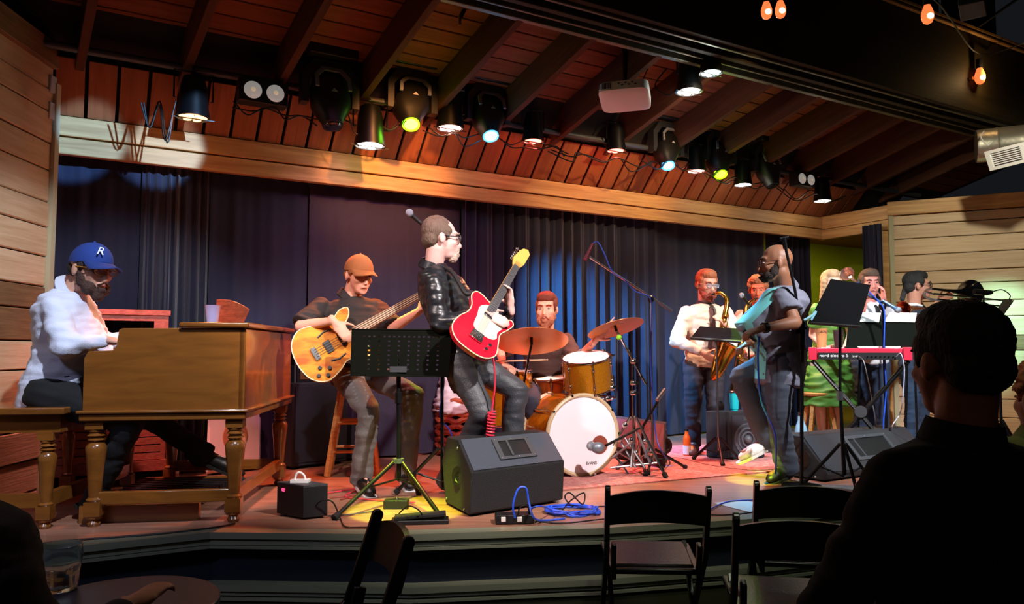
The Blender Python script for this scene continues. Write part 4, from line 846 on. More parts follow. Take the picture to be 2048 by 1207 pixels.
put('rack_shelf', MB().hexa([f(.0, 0, top + .237), f(.25, 0, top + .237), f(.25, .3, top + .237), f(.0, .3, top + .237), f(.0, 0, top + .245), f(.25, 0, top + .245), f(.25, .3, top + .245), f(.0, .3, top + .245)]), mat('pink_shelf', 'b88a80', .5), rk)
# small combo amplifier beside the sax player with tumbler on it
A = Z(1412, 916); B = Z(1462, 921); C_ = B + V((.78, .28, 0)).normalized() * .34; D = A + (C_ - B)
am = thing('combo_amplifier', 'black combo amplifier with a round speaker between saxophonist and singer', 'amplifier', A.lerp(C_, .5))
z0, z1 = ST + .012, ST + .40
put('cabinet', MB().hexa([V((q.x, q.y, z0)) for q in (A, B, C_, D)] + [V((q.x, q.y, z1)) for q in (A, B, C_, D)]), M['carpet'], am, bev=.01)
u = (C_ - B).normalized(); nn = V((u.y, -u.x, 0)); Bq = V((B.x, B.y, 0)); g = lambda a, z, o=0: Bq + u * a + nn * o + V((0, 0, z))
put('grille', MB().hexa([g(.015, z0 + .02, 0), g(.325, z0 + .02, 0), g(.325, z0 + .02, .006), g(.015, z0 + .02, .006), g(.015, z1 - .03), g(.325, z1 - .03), g(.325, z1 - .03, .006), g(.015, z1 - .03, .006)]), mat('grille_cloth', '303038', .8, 0, .7, 300), am)
c = g(.165, ST + .17, .007); b = MB()
for r0 in (.135, .10, .065): b.tube2([(c, r0), (c + nn * .008, r0 - .003), (c + nn * .008, r0 - .012), (c, r0 - .014)], nn, 32)
b.ell(c, (.035, .035, .035)); put('speaker_cone', b, mat('cone_grey', '56565e', .5), am)
put('badge', MB().hexa([g(.12, z1 - .075, .006), g(.24, z1 - .075, .006), g(.24, z1 - .075, .01), g(.12, z1 - .075, .01), g(.12, z1 - .045, .006), g(.24, z1 - .045, .006), g(.24, z1 - .045, .01), g(.12, z1 - .045, .01)]), M['grey'], am)
b = MB()
for q in (A, B, C_, D): q_ = q.lerp(A.lerp(C_, .5), .15); b.cyl(V((q_.x, q_.y, ST)), V((q_.x, q_.y, ST + .014)), .015)
put('rubber_feet', b, M['rub'], am)
t = thing('tumbler', 'turquoise insulated tumbler standing on the combo amplifier', 'tumbler', V((0, 0, 0)));
c = A.lerp(C_, .42); c = V((c.x, c.y, z1 + .002)); c = P(1469, 822, c.y); c.z = z1 + .001
t.location = c; OFF[t.name] = c
put('cup_body', MB().tube2([(c, .028), (c + V((0, 0, .012)), .029), (c + V((0, 0, .015)), .034), (c + V((0, 0, .15)), .042)], V((0, 0, 1)), 20), mat('turquoise', '20c0c8', .3), t)
put('lid', MB().tube2([(c + V((0, 0, .15)), .044), (c + V((0, 0, .162)), .044), (c + V((0, 0, .168)), .038)], V((0, 0, 1)), 20), M['chrome'], t)
def bottle(label, c, h, r, m1, m2, name='bottle', cap=None):
    t = thing(name, label, 'bottle', c); U = V((0, 0, 1))
    put('glass', MB().tube2([(c, r * .9), (c + U * .01, r), (c + U * h * .42, r), (c + U * h * .45, r * .96), (c + U * h * .62, r), (c + U * h * .72, r * .8), (c + U * h * .82, r * .5), (c + U * h * .95, r * .45)], U, 20), m1, t)
    put('label_band', MB().tube2([(c + U * .02, r * 1.02), (c + U * h * .40, r * 1.02)], U, 20), m2, t); put('lid', MB().cyl(c + U * h * .93, c + U * h, r * .52, n=14), cap or M['blkp'], t)
bottle('orange drink bottle with a white lower half on the floor beside the back wedge', Z(1374, 912), .235, .033, mat('orange_drink', 'd85a20', .2, spec=.7), M['white'])
bottle('pale blue water bottle on the floor behind the singer\'s mic stand', Z(1615, 925) + V((0, .12, 0)), .40, .05, mat('pale_bottle', '8ab0c8', .25), mat('pale_band', '7a9cb8', .3), cap=M['chrome'])
# cloth and baskets between bassist and guitarist
c = Z(790, 915) + V((0, .35, 0)); b = MB(); n_ = 24
b.loft([(V((c.x, c.y, z)), X_ * (a), V((0, a * .7, 0))) for z, a in ((.66, .34), (.8, .31), (1.0, .26), (1.12, .22), (1.18, .16))], 24, 2.4)
hold = thing('covered_case', 'drum case draped with a violet cloth behind the bass player\'s legs', 'case', V((c.x, c.y, ST)))
put('case_body', MB().tube2([(V((c.x, c.y, ST + .001)), .28), (V((c.x, c.y, .9)), .28), (V((c.x, c.y, 1.1)), .18)], V((0, 0, 1)), 28), mat('rust_case', '8a3a24', .6), hold)
blob('cover_cloth', b, cloth('violet_cloth', '7a6ab0', .8), hold, .012, 2, .03, 9)
c = Z(905, 925) + V((0, .5, 0)); hold = thing('basket', 'woven reddish basket with a white towel over it between the two guitar players', 'basket', V((c.x, c.y, ST)))
b = MB()
for i in range(9): z = ST + .03 + i * .055; b.tube([V((c.x + .17 * math.cos(a) * (1 + .02 * (i % 2)), c.y + .15 * math.sin(a), z + .012 * math.sin(a * 7 + i * PI))) for a in [2 * PI * j / 40 for j in range(41)]], .026, 6)
b.cyl(V((c.x, c.y, ST)), V((c.x, c.y, ST + .04)), .15); put('wicker', b, mat('red_wicker', 'b8502c', .6, 0, .8, 60, .5, 18), hold)
b = MB(); b.loft([(V((c.x, c.y, z)), X_ * a, V((0, a * .8, 0))) for z, a in ((.86, .22), (.95, .21), (1.1, .17), (1.3, .12), (1.36, .06))], 20, 2.2); blob('towel', b, cloth('towel', 'e0d4d8', .9), hold, .012, 2, .03, 8)
# ------------------------------------------------------------------ drums
amber = mat('amber_shell', 'd87a10', .22, .35, 0, 60, .35, 30, coat=.4); amberg = mat('gold_sparkle', 'd89018', .35, .4, 0, 60, .45, 260, col2='8a5408', coat=.3)
headw = mat('drum_head', 'f2eef6', .5); headt = mat('tom_head_under', 'c87850', .5); hoopw = mat('maple_hoop', 'c8b08c', .4, coat=.2)
def drum(name, label, cat, c, ax, r, dep, shell, hoop, h1, h2, lugs=8, grp=None, hr=.012, root=None, base=None):
    """c centre of the batter side, ax towards the batter side"""
    ax = V(ax).normalized(); t = root or thing(name, label, cat, base if base else c - ax * dep / 2, grp); e = c - ax * dep
    put('shell', MB().tube2([(e, r * .985), (e + ax * .001, r), (c - ax * .001, r), (c, r * .985)], ax, 40), shell, t)
    put('head', MB().tube2([(c - ax * .002, r * .97), (c + ax * .004, r * .965)], ax, 40), h1, t, label='front head'); put('head', MB().tube2([(e - ax * .004, r * .965), (e + ax * .002, r * .97)], ax, 40), h2, t)
    for q in (c, e):
        b = MB(); u = ax.orthogonal().normalized(); v = ax.cross(u); b.tube([q + (u * math.cos(a) + v * math.sin(a)) * r * 1.012 for a in [2 * PI * i / 40 for i in range(41)]], hr, 8, False); put('hoop', b, hoop, t)
    u = V((0, 0, 1)) - ax * ax.z; u = u.normalized() if u.length > .1 else V((1, 0, 0)); v = ax.cross(u)
    for i in range(lugs):
        a = 2 * PI * (i + .5) / lugs; d = u * math.cos(a) + v * math.sin(a); R_ = frame_R(ax, d)
        b = MB(); b.tube([c + d * (r + .014) + ax * .012, e + d * (r + .014) - ax * .012], .0035, 6)
        for q in (c - ax * dep * .22, e + ax * dep * .22): b.ell(q + d * (r + .006), (.022, .012, .010), R_, 8, 6)
        for q, s_ in ((c, 1), (e, -1)): b.box(q + d * (r + .012) + ax * s_ * .004, (.022, .014, .016), R_)
        put('lug', b, M['chrome'], t)
    return t
kax = (Z(1190, 948) - Z(1120, 925)); kax = V((.40, -.917, 0))
kc = P(1166, 874, 5.47); kc.z = ST + .30
kd = drum('bass_drum', 'amber bass drum with a white front head and maple hoops', 'drum', kc, kax, .283, .40, amber, hoopw, headw, headt, 10, base=V((kc.x, kc.y, ST)), hr=.016)
ku = V((-kax.y, kax.x, 0)).normalized()
kq = kc + kax * .006
pc = kq + ku * .135 - V((0, 0, .075)); put('port_ring', MB().tube2([(pc, .066), (pc + kax * .003, .066)], kax, 24), mat('port_brown', '8a4030', .7), kd)
text('lettering', 'EVANS', .030, M['blkp'], kd, kq - V((0, 0, .205)) + ku * .065, ku, (0, 0, 1), ext=.0006)
b = MB(); 
for s_ in (-1, 1): b.tube([kc - kax * .05 + ku * s_ * .26 - V((0, 0, .12)), kc + kax * .06 + ku * s_ * .34 - V((0, 0, .29))], .009)
put('spur', b, M['chrome'], kd)
ta = V((-.10, -.26, .96)).normalized()
tc = P(1172, 714, 5.62)
tm = drum('rack_tom', 'gold sparkle rack tom mounted above the bass drum', 'drum', tc, ta, .178, .24, amberg, M['chrome'], headw, headt, 6, hr=.007)
b = MB(); b.tube([tc - ta * .14 + V((.19, 0, 0)), tc + V((.22, .02, -.30)), kc - kax * .15 + V((0, 0, .30))], .011); b.tube([P(1140, 800, 5.6), P(1225, 797, 5.58)], .010)
for q in (P(1140, 802, 5.6), P(1176, 799, 5.58), P(1215, 796, 5.56), P(1224, 775, 5.6), P(1220, 712, 5.62)): b.ell(q, (.022, .018, .024)); b.box(q + V((.02, -.01, .01)), (.03, .012, .012))
put('tom_mount', b, M['chrome'], tm)
sn = drum('snare_drum', 'small amber drum with chrome lugs behind the rack tom', 'drum', P(1108, 752, 5.95), V((-.10, -.15, 1)), .165, .15, mat('copper_shell', 'a84a18', .25, .5), M['chrome'], headw, headt, 8, hr=.007)
c = P(1108, 752, 5.95); b = MB(); b.tube([c - V((0, 0, .16)), V((c.x, c.y, ST + .25))], .013)
for a in (0, 2.1, 4.2): b.tube([V((c.x, c.y, ST + .25)), V((c.x + .2 * math.cos(a), c.y + .2 * math.sin(a), ST + .012))], .009)
put('snare_stand', b, M['chrome'], sn)
c = P(1012, 742, 5.85); ft = drum('floor_tom', 'large amber floor tom behind the guitarist\'s knees', 'drum', c, (0, -.03, 1), .20, .40, amber, M['chrome'], headw, headt, 8, base=V((c.x, c.y, ST)), hr=.008)
for a in (.5, 2.6, 4.7): d = V((math.cos(a), math.sin(a), 0)); put('leg', MB().tube([c + d * .225 - V((0, 0, .12)), V((c.x, c.y, ST + .01)) + d * .24], .008), M['chrome'], ft)
# cymbals
cymm = mat('cymbal_bronze', 'dc9048', .38, .45, .08, 8, .15, 3)
def cymbal(label, c, n, r, stand, name='cymbal'):
    n = V(n).normalized(); t = thing(name, label, 'cymbal', V((stand[-1].x, stand[-1].y, ST)), None)
    prof = [(0, .0), (.0, .9), (0, 1)]
    b = MB(); P_ = [(c + n * h, rr * r) for h, rr in ((.030, .02), (.029, .07), (.022, .13), (.012, .17), (.010, .2), (.004, .6), (-.006, 1.0), (-.0075, 1.0), (.002, .6), (.008, .2), (.010, .165), (.020, .125), (.027, .07))]
    b.tube2(P_, n, 44); put('cymbal_plate', b, cymm, t)
    b = MB(); b.cyl(c - n * .03, c + n * .04, .011); b.ell(c + n * .045, (.014, .014, .012)); put('felt', b, M['blkp'], t)
    b = MB(); b.tube([c - n * .02] + stand[:-1] if len(stand) > 1 else [c, stand[0]], .010, 8); put('boom', b, M['chrome'], t)
    return t
def tripod(t, base, z1, r, m, spread=.9, hub=.0, rot=.3, foot=M['rub'], zc=None, rad=.011):
    zc = zc or ST + .30
    for i in range(3):
        a = rot + 2 * PI * i / 3; d = V((math.cos(a), math.sin(a), 0)); o = V((base.x, base.y, 0))
        p, q = o + V((0, 0, zc)) + d * .02, o + d * r + V((0, 0, ST + .014))
        lg = put('leg', MB().tube([p, q], rad, 8), m, t); put('rubber_foot', MB().tube([p.lerp(q, .93), q], rad * 1.7, 8), foot, lg)
        put('brace', MB().tube([o + V((0, 0, ST + .09)), p.lerp(q, .55)], rad * .6, 6), m, t)
s1 = P(1052, 742, 5.52); c1 = P(1063, 681, 5.5)
b0 = V((s1.x - .02, s1.y, ST))
cy = cymbal('large bronze cymbal left of the drummer\'s chin', c1, (-.03, .36, .93), .27, [s1, P(1045, 780, 5.5), b0])
cc_ = P(1045, 780, 5.5); put('pole', MB().tube([cc_, V((cc_.x, cc_.y, ST + .1))], .012), M['chrome'], cy); tripod(cy, cc_, 0, .28, M['chrome'], rot=.9)
c2 = P(1231, 655, 5.6); s2 = P(1242, 676, 5.58)
cy = cymbal('tilted bronze cymbal to the right of the drummer on a boom stand', c2, (-.22, .27, .93), .215, [s2, P(1292, 768, 5.62), V((0, 0, 0))])
pz = P(1266, 722, 5.6); put('pole', MB().tube([pz, V((pz.x, pz.y, ST + .1))], [.011, .014]), M['chrome'], cy); tripod(cy, pz, 0, .30, M['chrome'], rot=1.2, zc=ST + .42)
for q in (pz, P(1266, 765, 5.6), P(1266, 785, 5.6)): b = MB(); b.ell(q, (.026, .02, .022)); b.box(q + V((.028, -.01, 0)), (.03, .01, .018)); put('clamp', b, M['chrome'], cy)
b = MB(); b.ell(P(1238, 674, 5.56), .021); put('boom_knob', b, mat('lime_knob', '8ad820', .5), cy)
hh = thing('hihat_hardware', 'tangle of chrome pedal hardware beside the bass drum', 'hardware', Z(1262, 940))
b = MB()
for p, q in (((1240, 880), (1272, 935)), ((1250, 875), (1290, 935)), ((1268, 862), (1262, 935)), ((1275, 865), (1300, 925)), ((1222, 935), (1315, 925)), ((1225, 915), (1262, 885)), ((1300, 880), (1290, 915))): b.tube([P(*p, 5.55), P(*q, 5.45)], .009, 7)
put('linkage', b, M['steel'], hh); b = MB()
for q in ((1240, 878), (1262, 880), (1290, 882), (1272, 905), (1300, 905), (1250, 850)): b.ell(P(*q, 5.52), (.02, .016, .024))
put('wing_nut', b, M['chrome'], hh); put('footboard', MB().prism([Z(1232, 938), Z(1280, 935), Z(1290, 925), Z(1240, 927)], (0, 0, .02)), M['grey'], hh)
def stick(label, a, b_): put('drumstick', MB().tube([a, a.lerp(b_, .9), a.lerp(b_, .96), b_], [.0075, .006, .004, .005], 8), mat('hickory', 'e8b89a', .5), label=label, cat='drumstick')
stick('pale drumstick held level in the drummer\'s lower hand', P(992, 722, 5.62), P(1096, 719, 5.5)); stick('pale drumstick raised behind the tilted cymbal', P(1180, 692, 5.72), P(1229, 634, 5.75))
# ------------------------------------------------------------------ microphones and stands
def mic(t, a, d, m=None, ball=True, L=.16):
    d = V(d).normalized(); put('microphone', MB().tube2([(a, .009), (a + d * .01, .011), (a + d * (L - .05), .015), (a + d * (L - .045), .019)], d, 14), m or M['blkp'], t)
    if ball: b = MB(); b.ell(a + d * (L - .02), (.026, .026, .026)); put('mic_grille', b, mat('mic_grille', '9aa4b0', .35, .8, .6, 500), t)
front_t = thing('microphone_stand', 'black microphone stand with a silver ball mic before the leather-jacketed guitarist', 'microphone stand', Z(884, 985))
bp = Z(884, 992); yb = bp.y
put('pole', MB().tube([V((bp.x, bp.y, ST + .05)), P(884, 705, yb)], .011), M['blk'], front_t)
put('upper_tube', MB().tube([P(884, 705, yb), P(880, 640, yb), P(862, 560, yb), P(848, 462, yb)], [.009, .008, .008, .008]), M['blk'], front_t)
tripod(front_t, bp, 0, .30, M['blk'], rot=.9, zc=ST + .30)
mic(front_t, P(852, 455, yb), P(826, 432, yb - .02) - P(852, 455, yb))
put('mic_clip', MB().tube([P(848, 466, yb), P(852, 448, yb)], .015), M['blkp'], front_t)
put('cable_on_stand', MB().tube(arc([P(852, 455, yb - .02), P(866, 470, yb - .02), P(868, 520, yb - .02), P(862, 560, yb - .02), P(872, 600, yb - .02), P(886, 640, yb - .02), P(880, 700, yb - .02), P(888, 760, yb - .02), P(880, 830, yb), P(900, 860, yb), P(912, 900, yb)]), .0045), M['blue'], front_t)
bs = thing('microphone_stand', 'tall silver boom microphone stand reaching over the drum kit', 'microphone stand', Z(1304, 925))
q = P(1302, 600, 5.75); put('pole', MB().tube([q, P(1303, 720, 5.75), V((q.x, q.y, ST + .06))], [.008, .009, .012]), M['steel'], bs); tripod(bs, q, 0, .27, M['blk'], rot=.2, zc=ST + .16)
put('boom', MB().tube([P(1180, 514, 5.5), P(1342, 620, 5.85)], .009), M['steel'], bs); put('counterweight', MB().tube([P(1322, 607, 5.81), P(1343, 621, 5.85)], .014), M['steel'], bs)
b = MB(); b.ell(P(1302, 598, 5.75), (.025, .02, .03)); put('clutch', b, M['blk'], bs)
mic(bs, P(1186, 486, 5.5), P(1168, 524, 5.48) - P(1186, 486, 5.5), mat('pencil_mic', '6a2a34', .4, .5), False, .19)
put('cable_on_stand', MB().tube(arc([P(1186, 486, 5.5), P(1196, 484, 5.5), P(1210, 510, 5.5), P(1224, 542, 5.57), P(1250, 560, 5.64), P(1270, 582, 5.68), P(1300, 596, 5.73), P(1303, 640, 5.73), P(1301, 720, 5.73), P(1306, 800, 5.7), P(1312, 870, 5.65), P(1325, 905, 5.6)] + FZ([(1340, 925), (1320, 935), (1300, 930), (1345, 932)])), .0045), M['blue'], bs)
kk = thing('microphone_stand', 'short microphone stand with a fat mic at the bass drum port', 'microphone stand', Z(1282, 948))
q = Z(1283, 945); put('pole', MB().tube([V((q.x, q.y, ST + .05)), P(1286, 850, q.y)], .010), M['blk'], kk); tripod(kk, q, 0, .20, M['blk'], rot=.5, zc=ST + .12)
put('boom', MB().tube([P(1212, 890, 5.2), P(1286, 852, q.y), P(1329, 780, 5.6)], [.010, .010, .010]), M['blk'], kk); put('grip', MB().tube([P(1314, 800, 5.55), P(1330, 778, 5.6)], .015), M['steel'], kk)
b = MB(); e_ = P(1196, 895, 5.22); b.ell(e_, (.048, .036, .040)); put('microphone', b, mat('grey_mic', '7a8490', .4, .5), kk); b = MB(); b.ell(e_ + V((-.045, .02, .01)), (.032, .032, .034)); put('mic_grille', b, MATS['mic_grille'], kk)
sg = thing('microphone_stand', 'straight black microphone stand close behind the singer', 'microphone stand', Z(1604, 945))
q = Z(1603, 975); yb = q.y; put('pole', MB().tube([V((q.x, q.y, ST + .02)), P(1604, 690, yb)], .013), M['blk'], sg); put('upper_tube', MB().tube([P(1604, 690, yb), P(1600, 640, yb), P(1590, 580, yb), P(1570, 490, yb)], .010), M['blk'], sg)
put('clutch', MB().tube([P(1603, 700, yb), P(1604, 640, yb)], .02), M['blk'], sg); b = MB(); b.tube([P(1596, 660, yb), P(1612, 656, yb)], .01); b.box(P(1596, 662, yb), (.04, .02, .03)); put('wing_nut', b, M['blk'], sg)
put('mic_clip', MB().tube([P(1571, 497, yb), P(1567, 475, yb)], .016).tube([P(1560, 478, yb), P(1577, 474, yb)], .012), M['blk'], sg)
put('round_base', MB().tube2([(V((q.x, q.y, ST + .001)), .13), (V((q.x, q.y, ST + .02)), .125), (V((q.x, q.y, ST + .03)), .03)], V((0, 0, 1)), 28), M['blk'], sg)
cable([P(1518, 672, 4.95), P(1516, 720, 4.95), P(1522, 800, 5.0), P(1548, 860, 5.0), P(1552, 905, 5.05)] + FZ([(1548, 962), (1530, 966)]), .006, M['blue'], 'blue cable hanging from the singer\'s hand to the floor')
sm = thing('microphone', 'silver microphone held by the singer in his far hand', 'microphone', P(1500, 672, 5.1)); mic(sm, P(1512, 682, 5.12), P(1487, 660, 5.1) - P(1512, 682, 5.12))
ms = thing('microphone_stand', 'slim stand with a ball mic in front of the curly-haired saxophonist', 'microphone stand', Z(1495, 890))
q = P(1496, 620, 6.8); put('pole', MB().tube([q, V((q.x, q.y, ST + .02))], .009), M['blk'], ms); put('round_base', MB().cyl(V((q.x, q.y, ST)), V((q.x, q.y, ST + .02)), .12, n=24), M['blk'], ms); mic(ms, P(1500, 612, 6.8), P(1486, 594, 6.76) - P(1500, 612, 6.8))
hs = thing('microphone_stand', 'microphone stand with blue cable aimed at the trumpet, by the keyboard', 'microphone stand', Z(1765, 900))
q = P(1765, 612, 5.95); put('pole', MB().tube([q, V((q.x, q.y, ST + .02))], .011), M['blk'], hs); put('round_base', MB().cyl(V((q.x, q.y, ST)), V((q.x, q.y, ST + .02)), .13, n=24), M['blk'], hs)
put('boom', MB().tube([P(1722, 582, 5.95), P(1778, 612, 5.95)], .010), mat('blue_metal', '6a90b8', .3, .7), hs); b = MB(); b.ell(q, (.03, .025, .035)); put('clutch', b, M['blk'], hs)
mic(hs, P(1764, 600, 5.93), P(1784, 612, 5.92) - P(1764, 600, 5.93), mat('blue_metal', '6a90b8', .3, .7))
put('cable_on_stand', MB().tube(arc([P(1715, 565, 5.93), P(1735, 580, 5.93), P(1758, 604, 5.93), P(1769, 625, 5.92), P(1768, 700, 5.92), P(1772, 780, 5.92), P(1766, 860, 5.92), P(1770, 905, 5.9)]), .005), M['blue'], hs)
tr = thing('microphone_stand', 'thin microphone stand with a dark mic in front of the trombone bell', 'microphone stand', Z(1968, 880))
q = P(1967, 590, 6.6); put('pole', MB().tube([q, P(1971, 700, 6.6), V((q.x + .03, q.y, ST + .02))], .008), M['blk'], tr); put('round_base', MB().cyl(V((q.x + .03, q.y, ST)), V((q.x + .03, q.y, ST + .02)), .12, n=24), M['blk'], tr)
put('microphone', MB().tube([P(1948, 583, 6.6), P(1974, 585, 6.6), P(1984, 584, 6.6)], [.026, .024, .018], 12), M['blk'], tr)
put('cable_on_stand', MB().tube(arc([P(1984, 583, 6.6), P(2004, 579, 6.6), P(2020, 590, 6.6), P(2016, 602, 6.6)]), .005), M['cord'], tr)
# ------------------------------------------------------------------ music stands
def plate_holes(b, c, nx, ny, holes):  # c = 4 corners (bl, br, tr, tl)
    f = lambda u, v: c[0].lerp(c[1], u).lerp(c[3].lerp(c[2], u), v)
    for i in range(nx):
        for j in range(ny):
            u0, u1, v0, v1 = i / nx, (i + 1) / nx, j / ny, (j + 1) / ny
            if holes(i, j):
                du, dv = (u1 - u0) * .27, (v1 - v0) * .34; O = [f(u0, v0), f(u1, v0), f(u1, v1), f(u0, v1)]; I = [f(u0 + du, v0 + dv), f(u1 - du, v0 + dv), f(u1 - du, v1 - dv), f(u0 + du, v1 - dv)]
                b.add(O + I, [(k, (k + 1) % 4, 4 + (k + 1) % 4, 4 + k) for k in range(4)])
            else: b.add([f(u0, v0), f(u1, v0), f(u1, v1), f(u0, v1)], [(0, 1, 2, 3)])
    return b
ms = thing('music_stand', 'black perforated music stand on a folding tripod at the stage front', 'music stand', Z(798, 1000))
q = Z(797, 1008); y0 = q.y
c = [P(702, 751, y0 - .06), P(897, 753, y0 - .0), P(903, 660, y0 + .05), P(704, 658, y0 - .01)]
d = put('desk', plate_holes(MB(), c, 20, 10, lambda i, j: (j == 8 and 1 < i < 18) or (0 < j < 8 and i % 2 == 1 and 1 < i < 19)), M['green'], ms, smooth=False); so = d.modifiers.new('s', 'SOLIDIFY'); so.thickness = .003
put('desk_lip', MB().hexa([c[0], c[1], c[1] + V((0, -.05, .0)), c[0] + V((0, -.05, 0)), c[0] + V((0, 0, .006)), c[1] + V((0, 0, .006)), c[1] + V((0, -.05, .006)), c[0] + V((0, -.05, .006))]), M['green'], ms)
put('desk_rim', MB().tube([c[0], c[3], c[2], c[1]], .005), M['green'], ms)
put('pole', MB().tube([V((q.x, q.y, ST + .14)), P(797, 730, y0)], .014), M['blk'], ms); put('upper_tube', MB().tube([P(797, 790, y0), P(799, 705, y0)], .010), M['blk'], ms)
put('clutch', MB().tube([P(797, 806, y0), P(797, 784, y0)], .022), M['blk'], ms); b = MB(); b.box(P(797, 738, y0 - .02), (.10, .03, .035)); put('tilt_bracket', b, M['grey'], ms)
put('collar_ring', MB().tube([P(797, 925, y0), P(797, 916, y0)], .034), M['grey'], ms)
for (x, y) in ((668, 1036), (884, 1036), (838, 985)):
    p1, f1 = P(797 + (x - 797) * .06, 922, y0), Z(x, y, ST + .012); lg = put('leg', MB().tube([p1, f1], .013, 10), M['blk'], ms); put('rubber_foot', MB().tube([p1.lerp(f1, .93), f1], [.016, .022], 10), M['rub'], lg)
    put('brace', MB().tube([V((q.x, q.y, ST + .15)), p1.lerp(f1, .5)], .006), M['blk'], ms)
sx = thing('music_stand', 'black folded-open music stand in front of the two saxophonists', 'music stand', Z(1435, 900))
c = [P(1381, 676, 6.1), P(1482, 683, 6.1), P(1490, 658, 6.25), P(1400, 653, 6.25)]
put('desk', MB().prism(c, (0, -.004, .004)), mat('matt_black', '08080a', .95, spec=.08), sx); put('desk_lip', MB().tube([c[0], c[1]], .012), M['blkp'], sx)
q = P(1433, 680, 6.15); put('pole', MB().tube([q, V((q.x, q.y, ST + .1))], .008), M['steel'], sx); tripod(sx, q, 0, .22, M['blk'], rot=.4, zc=ST + .2)
rs = thing('music_stand', 'tall music stand with a big plain black desk, between singer and keyboard', 'music stand', Z(1680, 930))
y0 = 4.95; c = [P(1615, 648, y0 - .1), P(1716, 656, y0 - .1), P(1742, 569, y0 + .06), P(1662, 557, y0 + .06)]
put('desk', MB().prism(c, (0, .006, 0)), mat('matt_black', '08080a', .95, spec=.08), rs, bev=.002); put('desk_lip', MB().hexa([c[0], c[1], c[1] + V((0, -.05, .01)), c[0] + V((0, -.05, .01)), c[0] + V((0, 0, .006)), c[1] + V((0, 0, .006)), c[1] + V((0, -.05, .016)), c[0] + V((0, -.05, .016))]), M['blkp'], rs)
q = P(1680, 640, y0); put('pole', MB().tube([q, P(1680, 780, y0), V((q.x, q.y, ST + .1))], [.010, .010, .015]), M['blk'], rs); put('clutch', MB().tube([P(1680, 800, y0), P(1680, 782, y0)], .022), M['steel'], rs); tripod(rs, q, 0, .26, M['blk'], rot=.4)
put('cup_clip', MB().tube(arc([P(1608, 640, y0 - .08), P(1622, 632, y0 - .08), P(1632, 622, y0 - .08), P(1622, 640, y0 - .08)]), .008), mat('pale_clip', '88c0d0', .4), rs)
tb = thing('music_stand', 'slanted music stand seen edge-on at the far right beside the trombone slide', 'music stand', Z(1990, 880))
c = [P(1980, 640, 6.7), P(1996, 642, 6.5), P(2024, 603, 6.5), P(2006, 600, 6.7)]
put('desk', MB().prism(c, (.02, 0, .012)), M['blkp'], tb); q = P(1994, 640, 6.6); put('pole', MB().tube([q, V((q.x, q.y, ST + .1))], .013), M['blk'], tb); tripod(tb, q, 0, .25, M['blk'], rot=.4)
# ------------------------------------------------------------------ keyboard
ky = thing('keyboard', 'red stage keyboard with white lettering on an X-shaped stand', 'keyboard', Z(1730, 890))
def kq(a, b, z): return KA + KU * a + KW * b + V((0, 0, z))
KA = P(1620, 712, 6.05); KE = P(1822, 716, 5.75); KU = (KE - KA); KU.z = 0; KLn = KU.length; KU.normalize(); KW = V((-KU.y, KU.x, 0)); KA.z -= 0
def kbox(a0, a1, b0, b1, z0, z1): return MB().hexa([kq(a, b, z0) for a, b in ((a0, b0), (a1, b0), (a1, b1), (a0, b1))] + [kq(a, b, z1) for a, b in ((a0, b0), (a1, b0), (a1, b1), (a0, b1))])
red = mat('red_lacquer', 'c82840', .35, spec=.5)
put('keyboard_case', kbox(0, KLn, .02, .30, -.015, .065), red, ky, bev=.005); put('end_cheek', kbox(-.01, .05, 0, .30, -.03, .072), red, ky, bev=.006); put('end_cheek', kbox(KLn - .05, KLn + .01, 0, .30, -.03, .072), red, ky, bev=.006)
put('rear_panel', kbox(.06, KLn - .06, .008, .02, -.025, .03), M['blkp'], ky, label='black rear panel with white lettering and sockets')
b = MB()
for i in range(40): a = .06 + i * (KLn - .12) / 40; x = kbox(a, a + (KLn - .12) / 40 - .002, .17, .30, .065, .08); b.add(x.v, x.f)
put('keys', b, M['keys'], ky)
text('lettering', 'nord electro 5', .036, M['white'], ky, kq(.07, .005, .006), KU, (0, 0, 1), ext=.0006, al='LEFT')
text('lettering', '5 HP', .02, M['white'], ky, kq(.33, .005, .0), KU, (0, 0, 1), ext=.0006)
b = MB()
for i in range(7): b.cyl(kq(.42 + i * .03, .008, .0), kq(.42 + i * .03, -.002, .0), .006, n=8)
put('sockets', b, M['chrome'], ky)
xs = thing('keyboard_stand', 'black double-braced X keyboard stand under the red keyboard', 'keyboard stand', Z(1730, 890))
zb = KA.z - .035; mid = KLn / 2
for bb in (.04, .24):
    for s_ in (-1, 1):
        p, q = kq(mid - s_ * .34, bb, -.045), kq(mid + s_ * .30, bb, 0); q.z = ST + .02; put('leg', MB().tube([p, q], .013), M['blk'], xs)
put('top_bar', MB().tube([kq(mid - .34, .02, -.045), kq(mid - .34, .28, -.045)], .014).tube([kq(mid + .34, .02, -.045), kq(mid + .34, .28, -.045)], .014), M['blk'], xs)
b = MB()
for s_ in (-1, 1): p = kq(mid + s_ * .30, 0, 0); p.z = ST + .016; q = kq(mid + s_ * .30, .28, 0); q.z = p.z; b.tube([p, q], .014)
put('foot_bar', b, M['blk'], xs); b = MB(); m_ = kq(mid, .02, 0); m_.z = (KA.z + ST) / 2; b.tube2([(m_ - KW * .02, .045), (m_ + KW * .01, .045)], KW, 20); put('ratchet_disc', b, M['steel'], xs)
dk = thing('music_desk', 'wide black desk with two white song sheets above the red keyboard', 'music stand', kq(mid, .3, 0))
y0 = 6.05; c = [P(1692, 697, y0), P(1838, 700, y0), P(1838, 640, y0 + .12), P(1698, 638, y0 + .12)]
put('desk', MB().prism(c, (0, .008, 0)), M['green'], dk, bev=.002); q = P(1765, 690, y0 + .02)
